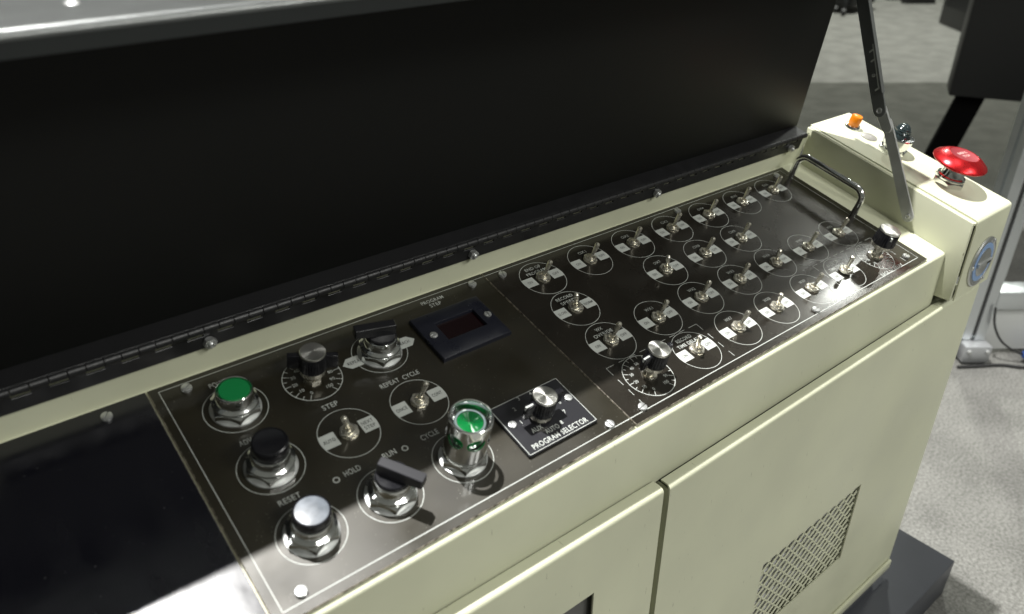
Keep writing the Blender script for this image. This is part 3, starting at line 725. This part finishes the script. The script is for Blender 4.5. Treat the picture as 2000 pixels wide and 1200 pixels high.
# ---------------- program selector sub-plate
bm = bmesh.new(); add_box(bm, -0.1715, -0.1143, -0.1307, -0.0882, 0.0, 0.0026, 0.0007, 1)
ps = put('selector_plate', finish(bm, 'selector_plate', 'satin', True, 20), con, (0, 0, 0), 'P'); ps['label'] = 'black sub-plate engraved PROGRAM SELECTOR'
zz = 0.0026
bm = bmesh.new()
for s, cap, x, y in (('PROGRAM SELECTOR', 0.0040, -0.1430, -0.1262), ('AUX', 0.0036, -0.1540, -0.1160), ('AUTO', 0.0036, -0.1455, -0.1208), ('2', 0.0030, -0.1566, -0.0963), ('3', 0.0030, -0.1488, -0.0906),
                     ('1', 0.0030, -0.1594, -0.1068), ('8', 0.0030, -0.1368, -0.1198), ('7', 0.0030, -0.1292, -0.1140), ('6', 0.0030, -0.1268, -0.1062), ('4', 0.0030, -0.1390, -0.0910), ('5', 0.0030, -0.1300, -0.0975)):
    add_text(bm, s, cap, x, y, zz+ZE, 0, bold=0.008)
for (x0, y0, x1, y1) in ((-0.1707, -0.0890, -0.1151, -0.0890), (-0.1707, -0.1299, -0.1151, -0.1299), (-0.1707, -0.0890, -0.1707, -0.1299), (-0.1151, -0.0890, -0.1151, -0.1299)):
    add_line(bm, (x0, y0), (x1, y1), 0.0004, zz+ZE)
put('lettering', finish(bm, 'lettering', 'white', False), ps, frame='L')
place_screws(ps, [(-0.1658, -0.1058), (-0.1192, -0.1066)], SCR_S, zz)

# ---------------- program step display
bm = bmesh.new(); X0, X1, Y0, Y1 = -0.1713, -0.1138, -0.0391, 0.0040; wx0, wx1, wy0, wy1 = -0.1575, -0.1250, -0.0246, -0.0073; th = 0.0036
t = bmesh.new()
xs = [X0, wx0, wx1, X1]; ys = [Y0, wy0, wy1, Y1]
add_sheet(t, xs, ys, lambda i, j: not (i == 1 and j == 1), 0.0, th)
xform(t, Matrix(((1, 0, 0, 0), (0, 0, 1, 0), (0, -1, 0, th), (0, 0, 0, 1))))
bmesh.ops.recalc_face_normals(t, faces=t.faces[:])
ed = [e for e in t.edges if all(abs(v.co.z-th) < 1e-6 for v in e.verts) and (e.calc_face_angle(0) > 0.5)]
bmesh.ops.bevel(t, geom=ed, offset=0.0009, segments=2, profile=0.5, affect='EDGES'); merge(bm, t)
ds = put('display_bezel', finish(bm, 'display_bezel', 'navy', True, 30), con, (0, 0, 0), 'P'); ds['label'] = 'black display bezel with dark red window under PROGRAM STEP'
bm = bmesh.new(); add_box(bm, wx0-0.0008, wx1+0.0008, wy0-0.0008, wy1+0.0008, 0.0002, 0.0010); put('display_window', finish(bm, 'display_window', 'filter', False), ds, frame='L')
place_screws(ds, [(-0.1650, -0.0168), (-0.1188, -0.0170)], SCR_S, th)

# ---------------- hinge and lid
HY, HZ, HR = 0.0268, 0.0335, 0.0027      # hinge pin line (panel frame)
kp = 0.00910; nk = 82
bm = bmesh.new()
x_end = 0.3255; x_start = x_end-nk*kp
add_box(bm, x_start, x_end, 0.0277, 0.0291, 0.0172, 0.0269, 0.0002, 1)
for k in range(nk):
    if k % 2 == 0:
        x0 = x_end-(k+1)*kp; add_box(bm, x0+0.0002, x0+kp-0.0002, 0.0277, 0.0291, 0.0267, HZ-0.0005)
leaf = put('hinge_leaf', finish(bm, 'hinge_leaf', 'hinge', True, 30), con, (0, 0, 0), 'P'); leaf['label'] = 'long black piano hinge leaf with nuts along the rear wall'
bm = bmesh.new(); add_lathe(bm, [(HR*0.93, 0.00012), (HR, 0.0004), (HR, kp-0.0004), (HR*0.93, kp-0.00012)], 20, Matrix.Rotation(math.pi/2, 4, 'Y')); KN = finish(bm, 'knuckle', 'hinge')
for k in range(nk): put('knuckle', KN, leaf, (x_end-(k+1)*kp, HY, HZ), 'L')
bm = bmesh.new(); add_hexnut(bm, 0.0040, 0.0, 0.0030, 0.0020); add_lathe(bm, [(0.0019, 0.0005), (0.0019, 0.0040), (0.0014, 0.0046), (0.0006, 0.0042), (0, 0.0042)], 20); add_lathe(bm, [(0.0030, -0.0008), (0.0030, 0.0), (0.002, 0.0)], 28)
NUT = finish(bm, 'hinge_nut', 'zinc', True, 30)
for x in (-0.4995, -0.2995, -0.1035, 0.0990, 0.3055): put('hinge_nut', NUT, leaf, (x, 0.0269, 0.0225), 'L', (math.pi/2, random.uniform(0, 1), 0))

# lid, folded sheet: local axes u = x, d = up the lid, n = towards the operator
AL = R_(7.5); LB = Vector((0, 0.0415, 0.0362))
dl = Vector((0, math.sin(AL), math.cos(AL))); nl = Vector((0, -math.cos(AL), math.sin(AL)))
def lid_pt(x, d, n): return Vector((x, 0, 0)) + LB + dl*d + nl*n
LXR = 0.3285; LX0 = XL
def LL(x): return 0.1875 + 0.020*(x+0.36)     # the free edge rises slightly to the right
LD = 0.065; LLIP = 0.0088
def lid_strip(bm, prof, t=0.0014, seg=1):
    """prof(x) -> list of (d, n) points; swept along the lid"""
    rows = []
    for i in range(seg+1):
        x = LX0+(LXR-LX0)*i/seg; rows.append([bm.verts.new(lid_pt(x, d, n)) for d, n in prof(x)])
    for a_, b_ in zip(rows, rows[1:]):
        for k in range(len(a_)-1): bm.faces.new((a_[k], b_[k], b_[k+1], a_[k+1]))
bm = bmesh.new()
A = [bm.verts.new(lid_pt(x, d_, n_)) for n_ in (0.0, -0.0014) for x, d_ in ((LX0, 0.0), (LXR, 0.0), (LXR, LL(LXR)-0.0014), (LX0, LL(LX0)-0.0014))]
for q_ in ((0, 1, 2, 3), (7, 6, 5, 4), (0, 4, 5, 1), (1, 5, 6, 2), (2, 6, 7, 3), (3, 7, 4, 0)): bm.faces.new([A[k] for k in q_])
bmesh.ops.recalc_face_normals(bm, faces=bm.faces[:])
lid = put('lid', finish(bm, 'lid', 'lid', False), con, (0, 0, 0), 'P'); lid['label'] = 'raised black lid standing open behind the panel'
def flange_prof(x):
    L = LL(x); r = 0.0038; pr = [(L, -0.0012), (L, LD-r)]
    for k in range(1, 7):
        a_ = math.pi/2*k/6; pr.append((L-r+r*math.cos(a_), LD-r+r*math.sin(a_)))
    return pr
bm = bmesh.new(); lid_strip(bm, flange_prof); bmesh.ops.solidify(bm, geom=bm.faces[:], thickness=0.0012); bmesh.ops.recalc_face_normals(bm, faces=bm.faces[:])
put('lid_flange', finish(bm, 'lid_flange', 'lid_metal', True, 40), lid, frame='L')
bm = bmesh.new(); lid_strip(bm, lambda x: [(LL(x)-0.0039, LD), (LL(x)-LLIP-0.0015, LD)]); bmesh.ops.solidify(bm, geom=bm.faces[:], thickness=0.0010); bmesh.ops.recalc_face_normals(bm, faces=bm.faces[:])
put('lid_lip', finish(bm, 'lid_lip', 'lid_lip', False), lid, frame='L')
# upper hinge leaf lying on the lid's foot
bm = bmesh.new(); add_box(bm, x_start, x_end, HY+HR*0.2, LB.y+0.0002, HZ+HR-0.0012, HZ+HR, 0.0002, 1)
put('upper_leaf', finish(bm, 'upper_leaf', 'hinge'), lid, frame='L')
# screw with cup washer on the flange
fx = -0.337; q = lid_pt(fx, LL(fx), 0.040)
bm = bmesh.new(); add_lathe(bm, [(0.0030, 0.0), (0.0030, 0.0006), (0.0022, 0.0010), (0.0012, 0.0006), (0.0010, 0.0001), (0, 0.0001)], 28, Matrix.Rotation(-AL, 4, 'X'))
put('flange_screw', finish(bm, 'flange_screw', 'zinc'), lid, tuple(q), 'L')

# ---------------- lid stay
AX = 0.3325
def arm_poly(p0, p1, w0, w1, e0, e1, n=7):
    """round-ended link outline in (y, z)"""
    p0, p1 = Vector(p0), Vector(p1); d = (p1-p0).normalized(); s = Vector((-d.y, d.x)); pts = []
    for k in range(n+1):
        a_ = math.pi/2+math.pi*k/n; pts.append(p0+(d*math.cos(a_)+s*math.sin(a_))*w0)
    for k in range(n+1):
        a_ = -math.pi/2+math.pi*k/n; pts.append(p1+(d*math.cos(a_)+s*math.sin(a_))*w1)
    return [tuple(p) for p in pts]
def panel_yz(bm, poly, x0, x1, bev=0.0): yz_prism(bm, poly, x0, x1, bev, 1)
bm = bmesh.new(); panel_yz(bm, arm_poly((-0.1017, 0.0113), (-0.0395, 0.0805), 0.0058, 0.0050, 0, 0), AX+0.0012, AX+0.0030, 0.0004)
panel_yz(bm, arm_poly((-0.0425, 0.0770), (-0.0285, 0.0895), 0.0050, 0.0058, 0, 0), AX-0.0012, AX+0.0012, 0.0004)
stay = put('lid_stay', finish(bm, 'lid_stay', 'steel', True, 30), con, (0, 0, 0), 'P'); stay['label'] = 'jointed steel stay arm holding the lid open'
bm = bmesh.new()
p0, p1 = Vector((-0.0290, 0.0889)), Vector((0.0655, 0.2110)); d = (p1-p0).normalized(); s = Vector((-d.y, d.x))
panel_yz(bm, arm_poly(p0, p1, 0.0064, 0.0064, 0, 0), AX-0.0032, AX-0.0014, 0.0004)
# turned edge on the front side of the upper link
e0, e1 = p0+d*0.016+s*0.0060, p1-d*0.004+s*0.0060
panel_yz(bm, [tuple(e0), tuple(e1), tuple(e1+s*0.0012), tuple(e0+s*0.0012)], AX-0.0068, AX-0.0014)
up = put('upper_link', finish(bm, 'upper_link', 'steel_dark', True, 30), stay, frame='L')
bm = bmesh.new()   # pale plate standing in for light seen through the slot and its notches
a0, a1 = p0+d*0.020+s*0.0030, p0+d*0.062+s*0.0036
panel_yz(bm, [tuple(a0-s*0.0005), tuple(a1-s*0.0005), tuple(a1+s*0.0006), tuple(a0+s*0.0006)], AX-0.0038, AX-0.0030)
for u in (0.020, 0.047, 0.056):
    c_ = p0+d*u+s*0.0028; panel_yz(bm, [tuple(c_), tuple(c_+d*0.0016), tuple(c_+d*0.0002-s*0.0036), tuple(c_-d*0.0014-s*0.0036)], AX-0.0038, AX-0.0030)
put('catch_slot', finish(bm, 'catch_slot', 'bright_zinc'), stay, frame='L')
for (yz_, x, r) in (((-0.1017, 0.0113), AX+0.0012, 0.0026), ((-0.0290, 0.0889), AX-0.0032, 0.0028), (tuple(p0+d*0.0335), AX-0.0032, 0.0017)):
    bm = bmesh.new(); mt = Matrix.Translation((x, yz_[0], yz_[1])) @ Matrix.Rotation(-math.pi/2, 4, 'Y')
    add_lathe(bm, [(r, 0), (r, 0.0008), (r*0.7, 0.0011), (r*0.5, 0.0004), (0, 0.0004)], 24, mt); put('pivot', finish(bm, 'pivot', 'zinc'), stay, frame='L')

# ---------------- chrome handle
HX = 0.2985; pts = []
ya, yb, zt_, rr = 0.0098, -0.0665, 0.0268, 0.0105
pts.append((HX, ya, -0.001)); pts.append((HX, ya, 0.006))
for k in range(9):
    a_ = math.pi/2*k/8; pts.append((HX, ya-rr+rr*math.cos(a_), zt_-rr+rr*math.sin(a_)))
for k in range(9):
    a_ = math.pi/2*k/8; pts.append((HX, yb+rr-rr*math.sin(a_), zt_-rr+rr*math.cos(a_)))
pts.append((HX, yb, 0.006)); pts.append((HX, yb, -0.001))
bm = bmesh.new(); add_tube(bm, pts, 0.0033, 20); o = put('handle', finish(bm, 'handle', 'chrome', True, 60), con, (0, 0, 0), 'P'); o['label'] = 'bent chrome rod handle at the right end of the panel'

# ---------------- lamps, plug and stop button on the side box
bm = bmesh.new(); add_lathe(bm, [(0.0085, 0), (0.0085, 0.0012), (0.0076, 0.0030), (0.0068, 0.0034)], 36)
o = put('pilot_lamp', finish(bm, 'pilot_lamp', 'chrome'), con, (0.3895, 0.0120, BT), 'P'); o['label'] = 'small amber pilot lamp on the side box'
bm = bmesh.new(); add_lathe(bm, [(0.0060, 0.0030), (0.0062, 0.0060), (0.0062, 0.0125), (0.0056, 0.0135), (0.003, 0.0130), (0, 0.0128)], 36, rmod=flute(36, 0.03)); put('lens', finish(bm, 'lens', 'amber'), o, frame='L')
bm = bmesh.new(); add_lathe(bm, [(0.0086, 0), (0.0084, 0.0008), (0.0060, 0.0018), (0, 0.0023)], 40)
o = put('hole_plug', finish(bm, 'hole_plug', 'grey_stone'), con, (0.3890, -0.0095, BT), 'P'); o['label'] = 'round grey hole plug next to the amber lamp'
bm = bmesh.new(); add_hexnut(bm, 0.0152, 0, 0.0045, 0.0115, rot=0.2); add_lathe(bm, [(0.0118, 0.0), (0.0118, 0.008), (0.0135, 0.009), (0.0146, 0.0150), (0.0150, 0.0165), (0.0144, 0.0180), (0.0105, 0.0182), (0.0100, 0.0165), (0, 0.0170)], 48)
o = put('indicator_lamp', finish(bm, 'indicator_lamp', 'chrome'), con, (0.3870, -0.0385, BT), 'P'); o['label'] = 'chrome indicator lamp with ribbed dark teal dome behind the stay arm'
bm = bmesh.new(); pr = [(0.0098, 0.0172)]
for k in range(1, 15):
    a_ = math.pi/2*k/15; r_ = 0.0088*math.cos(a_)*(1.03 if k % 2 else 0.965); pr.append((r_, 0.0185+0.0125*math.sin(a_)))
pr.append((0, 0.0312)); add_lathe(bm, pr, 40); put('dome', finish(bm, 'dome', 'lens_teal', True, 20), o, frame='L')
bm = bmesh.new(); add_hexnut(bm, 0.0158, 0.0, 0.0050, 0.0112, rot=0.4)
add_lathe(bm, [(0.0112, 0), (0.0112, 0.0052), (0.0136, 0.0056), (0.0140, 0.0072), (0.0134, 0.0086), (0.0112, 0.0092), (0.0108, 0.0100), (0.0104, 0.0215), (0, 0.0215)], 48)
es = put('stop_button', finish(bm, 'stop_button', 'chrome', True, 35), con, (0.3862, -0.1020, BT), 'P'); es['label'] = 'red mushroom emergency stop button on a chrome stem'
bm = bmesh.new(); add_lathe(bm, [(0.0100, 0.0200), (0.0180, 0.0202), (0.0240, 0.0216), (0.0257, 0.0232), (0.0258, 0.0242), (0.0250, 0.0254), (0.0196, 0.0292), (0.0150, 0.0314), (0.0138, 0.0317), (0.0134, 0.0315), (0, 0.0315)], 72)
for f in bm.faces:
    c_ = f.calc_center_median()
    if c_.z > 0.03148 and math.hypot(c_.x, c_.y) < 0.0134: f.material_index = 1
put('mushroom_head', finish(bm, 'mushroom_head', ['red', 'red_top'], True, 30), es, frame='L')
bm = bmesh.new(); add_text(bm, 'EMERG', 0.0034, 0, 0.0028, 0.03165, 0, 0); add_text(bm, 'STOP', 0.0034, 0, -0.0024, 0.03165, 0, 0)
h = put('lettering', finish(bm, 'lettering', 'etch', False), es, frame='L'); h.rotation_euler = (0, 0, R_(-8))

# ---------------- round lock on the front of the side box
mt = Matrix.Rotation(math.pi/2, 4, 'X')
bm = bmesh.new(); add_lathe(bm, [(0.0262, 0), (0.0262, 0.0010), (0.0250, 0.0020), (0.0222, 0.0022), (0.0212, 0.0014), (0, 0.0014)], 64, mt)
lk = put('lock', finish(bm, 'lock', 'silver'), con, (0.3838, FY-0.0003, -0.0580)); lk['label'] = 'round lock escutcheon with blue ring on the front of the side box'
bm = bmesh.new(); add_lathe(bm, [(0.0200, 0.0014), (0.0200, 0.0021), (0.0148, 0.0021), (0.0148, 0.0014)], 64, mt); put('blue_ring', finish(bm, 'blue_ring', 'blue'), lk, frame='L')
bm = bmesh.new(); add_lathe(bm, [(0.0146, 0.0014), (0.0146, 0.0025), (0.0138, 0.0029), (0, 0.0029)], 48, mt); put('lock_cylinder', finish(bm, 'lock_cylinder', 'silver'), lk, frame='L')
bm = bmesh.new(); add_box(bm, -0.0150, 0.0150, -0.0052, -0.0028, -0.0022, 0.0022, 0.0006); put('turn_bar', finish(bm, 'turn_bar', 'zinc'), lk, frame='L')
bm = bmesh.new(); add_box(bm, 0.0015, 0.0090, -0.0055, -0.0050, -0.0010, 0.0010); put('key_slot', finish(bm, 'key_slot', 'dark'), lk, frame='L')
for k in range(3):
    a_ = R_(60+120*k); bm = bmesh.new(); add_lathe(bm, [(0.0021, 0.0018), (0.0021, 0.0028), (0.0014, 0.0034), (0, 0.0036)], 20, Matrix.Translation((0.0236*math.cos(a_), 0, 0.0236*math.sin(a_))) @ mt)
    put('rivet', finish(bm, 'rivet', 'zinc'), lk, frame='L')

# ------------------------------------------------------------ plinth under the console
bm = bmesh.new(); add_box(bm, XL, 0.511, -0.2044, 0.06, 0.0, BASE_TOP-FLOOR-0.0005, 0.0015)
tag(put('plinth', finish(bm, 'plinth', 'base'), None, (0, 0, FLOOR+0.0002)), 'low slate grey plinth on the carpet under the console', 'plinth')

# ------------------------------------------------------------ aluminium profile stand at the right
ang = math.atan2(-0.634, 0.773); pc = Vector((1.168, 0.060, FLOOR))
st = empty('profile_stand', tuple(pc), 'aluminium profile post with a white board, beside the console', 'stand')
st.rotation_euler = (0, 0, ang)
def slot_profile(h, g):
    s, dpt = g, 0.006
    q = []
    base = [(-h, -h), (-s, -h), (-s, -h+dpt), (s, -h+dpt), (s, -h), (h, -h)]
    for k in range(4):
        c_, s_ = math.cos(k*math.pi/2), math.sin(k*math.pi/2)
        for (x, y) in base[:-1]: q.append((x*c_-y*s_, x*s_+y*c_))
    return q
bm = bmesh.new(); add_prism(bm, slot_profile(0.0235, 0.0042), 0.012, 1.5)
o = put('post', finish(bm, 'post', 'alu', False), st, frame='L')
bm = bmesh.new(); add_box(bm, -0.0035, 0.0035, -0.0195, -0.0180, 0.05, 1.5); put('slot_cover', finish(bm, 'slot_cover', 'alu_dark', False), st, frame='L')
bm = bmesh.new(); add_box(bm, -0.027, 0.027, -0.052, -0.025, 0.006, 0.042, 0.002)
br = put('foot_bracket', finish(bm, 'foot_bracket', 'bracket'), st, frame='L')
for x in (-0.018, 0.018):
    bm = bmesh.new(); add_lathe(bm, [(0.004, 0), (0.004, 0.003), (0.0025, 0.004), (0, 0.0035)], 20, Matrix.Translation((x, -0.052, 0.031)) @ mt); put('bolt', finish(bm, 'bolt', 'zinc'), br, frame='L')
bm = bmesh.new(); add_box(bm, -0.045, -0.0255, -0.030, 0.30, 0.004, 0.075, 0.001); put('floor_rail', finish(bm, 'floor_rail', 'alu_dark'), st, frame='L')
bm = bmesh.new(); add_box(bm, 0.0245, 0.62, -0.006, 0.006, 0.010, 0.110, 0.001); put('white_board', finish(bm, 'white_board', 'whiteboard'), st, frame='L')
bm = bmesh.new(); add_box(bm, 0.0245, 0.62, -0.0235, 0.0235, 0.112, 0.150, 0.001); put('cross_rail', finish(bm, 'cross_rail', 'alu'), st, frame='L')
bm = bmesh.new(); add_box(bm, -0.022, 0.022, -0.05, 0.02, 0.0, 0.0058, 0.001); put('foot_pad', finish(bm, 'foot_pad', 'alu_dark'), st, frame='L')
# cable
cc = Vector((1.168, 0.060, 0))
cp = []
ux, uy = Vector((0.773, -0.634, 0)), Vector((-0.634, -0.773, 0))
for (u, v_, z) in ((0.020, 0.030, 0.12), (0.026, 0.034, 0.085), (0.045, 0.038, 0.052), (0.070, 0.042, 0.032), (0.095, 0.046, 0.022)):
    cp.append(cc+ux*u+uy*v_+Vector((0, 0, z+FLOOR)))
cb = empty('power_cable', tuple(cp[-1]), 'thin black cable hanging to a blue plug beside the profile post', 'cable')
bm = bmesh.new()
import itertools
def smooth_path(p, n=6):
    o = []
    for i in range(len(p)-1):
        p0_ = p[max(i-1, 0)]; p1_ = p[i]; p2_ = p[i+1]; p3_ = p[min(i+2, len(p)-1)]
        for k in range(n):
            t_ = k/n; o.append(0.5*((2*p1_)+(-p0_+p2_)*t_+(2*p0_-5*p1_+4*p2_-p3_)*t_*t_+(-p0_+3*p1_-3*p2_+p3_)*t_**3))
    o.append(p[-1]); return o
add_tube(bm, smooth_path(cp), 0.0022, 10); put('lead', finish(bm, 'lead', 'cable'), cb)
bm = bmesh.new(); add_lathe(bm, [(0.005, 0), (0.010, 0.006), (0.011, 0.03), (0.008, 0.036), (0, 0.036)], 24, Matrix.Translation(cp[-1]) @ Matrix.Rotation(ang, 4, 'Z') @ Matrix.Rotation(R_(100), 4, 'Y')); put('plug', finish(bm, 'plug', 'blue_plug'), cb)
bm = bmesh.new(); fl = [cc+ux*u+uy*v_+Vector((0, 0, FLOOR+0.004)) for u, v_ in ((-0.04, 0.065), (0.0, 0.062), (0.05, 0.058), (0.09, 0.066), (0.13, 0.06))]
add_tube(bm, smooth_path(fl), 0.0032, 10); o = put('floor_cable', finish(bm, 'floor_cable', 'cable')); tag(o, 'black cable lying on the carpet in front of the profile post foot', 'cable')

# ------------------------------------------------------------ dark things in the background
mp = Vector((1.95, 0.525, -0.262)); ma = math.atan2(-0.163, 0.083)
mo = empty('monitor', (mp.x, mp.y, FLOOR+0.003), 'black screen cabinet on a slanted leg beyond the side box', 'monitor')
mo.rotation_euler = (0, 0, ma)
zb_ = mp.z-FLOOR-0.003
bm = bmesh.new(); add_box(bm, 0, 0.75, 0.0, 0.12, zb_, zb_+0.9, 0.006); put('case', finish(bm, 'case', 'far_black'), mo, frame='L')
bm = bmesh.new(); add_box(bm, 0.175, 0.70, -0.004, -0.0005, zb_+0.135, zb_+0.85, 0.001); put('screen', finish(bm, 'screen', 'far_blue'), mo, frame='L')
bm = bmesh.new(); add_lathe(bm, [(0.006, 0), (0.006, 0.003), (0, 0.004)], 16, Matrix.Translation((0.205, -0.0005, zb_+0.07)) @ mt); put('indicator', finish(bm, 'indicator', 'red_led'), mo, frame='L')
bm = bmesh.new(); add_prism(bm, [(0.03, 0.04), (0.10, 0.04), (0.10, 0.08), (0.03, 0.08)], 0.0, zb_+0.003)  # slanted bar shaped like the dark shadow band on the carpet
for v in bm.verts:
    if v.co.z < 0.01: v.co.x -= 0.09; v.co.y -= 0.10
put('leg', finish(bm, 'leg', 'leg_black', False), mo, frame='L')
bm = bmesh.new(); add_box(bm, -0.30, 0.13, -0.10, 0.12, 0.0, 0.012, 0.003); put('foot_plate', finish(bm, 'foot_plate', 'far_black'), mo, frame='L')  # flat dark plate added where that shadow meets the carpet

cx = Vector((5.451, 2.092)); cd = (Vector((5.138, 1.783))-cx); ca = math.atan2(cd.y, cd.x)
bm = bmesh.new(); add_box(bm, 0, 0.9, 0.0, 0.6, 0.0, 1.2, 0.01); add_box(bm, 0.06, 0.8, -0.004, -0.0005, 0.12, 1.1)
o = put('equipment_case', finish(bm, 'equipment_case', 'far_black'), None, (cx.x, cx.y, FLOOR+0.0005), 'W', (0, 0, ca)); tag(o, 'dark equipment case standing on the far carpet behind the monitor', 'case')
q0 = Vector((5.25, 2.70)); qa = math.atan2(2.588-2.679, 5.488-5.22)
ch = empty('office_chair', (q0.x+0.2, q0.y, FLOOR), 'black chair base on castors beyond the lid, at the far left', 'chair')
bm = bmesh.new(); add_box(bm, -0.13, 0.22, -0.02, 0.3, 0.05, 0.40, 0.02); put('seat_skirt', finish(bm, 'seat_skirt', 'far_black'), ch, frame='L')
for (x, y) in ((-0.22, -0.02), (-0.12, 0.1), (0.16, 0.05)):
    bm = bmesh.new(); add_lathe(bm, [(0.012, -0.014), (0.026, -0.012), (0.026, 0.012), (0.012, 0.014)], 20, Matrix.Translation((x, y, 0.026)) @ Matrix.Rotation(math.pi/2, 4, 'X') @ Matrix.Rotation(0.4, 4, 'Y')); put('castor', finish(bm, 'castor', 'cable'), ch, frame='L')
    bm = bmesh.new(); add_tube(bm, [(x, y, 0.04), (x, y, 0.09), (0.03, 0.1, 0.13)], 0.012, 10); put('arm', finish(bm, 'arm', 'far_black'), ch, frame='L')
for i, (sx, sy, lab) in enumerate(((6.33, 2.66, 'nearer black shoe on the far carpet at the top edge'), (6.45, 2.86, 'farther black shoe on the far carpet at the top edge'))):
    bm = bmesh.new()
    sole = [(-0.13, -0.035), (-0.10, -0.045), (0.0, -0.036), (0.08, -0.048), (0.125, -0.035), (0.14, 0.0), (0.125, 0.035), (0.08, 0.046), (0.0, 0.032), (-0.10, 0.04), (-0.13, 0.03)]
    add_prism(bm, sole, 0.0, 0.02, 0.003); add_prism(bm, [(x*0.96, y*0.94) for x, y in sole], 0.0195, 0.09, 0.012, 3)
    for v in bm.verts:
        if v.co.z > 0.05 and v.co.x > -0.02: v.co.z -= (v.co.x+0.02)*0.32
    o = put('shoe', finish(bm, 'shoe', 'cable'), None, (sx, sy, FLOOR+0.0005), 'W', (0, 0, R_(-38))); tag(o, lab, 'shoe', 'shoes at the top edge')
for o in bpy.data.objects:
    if '_base' in o: del o['_base']
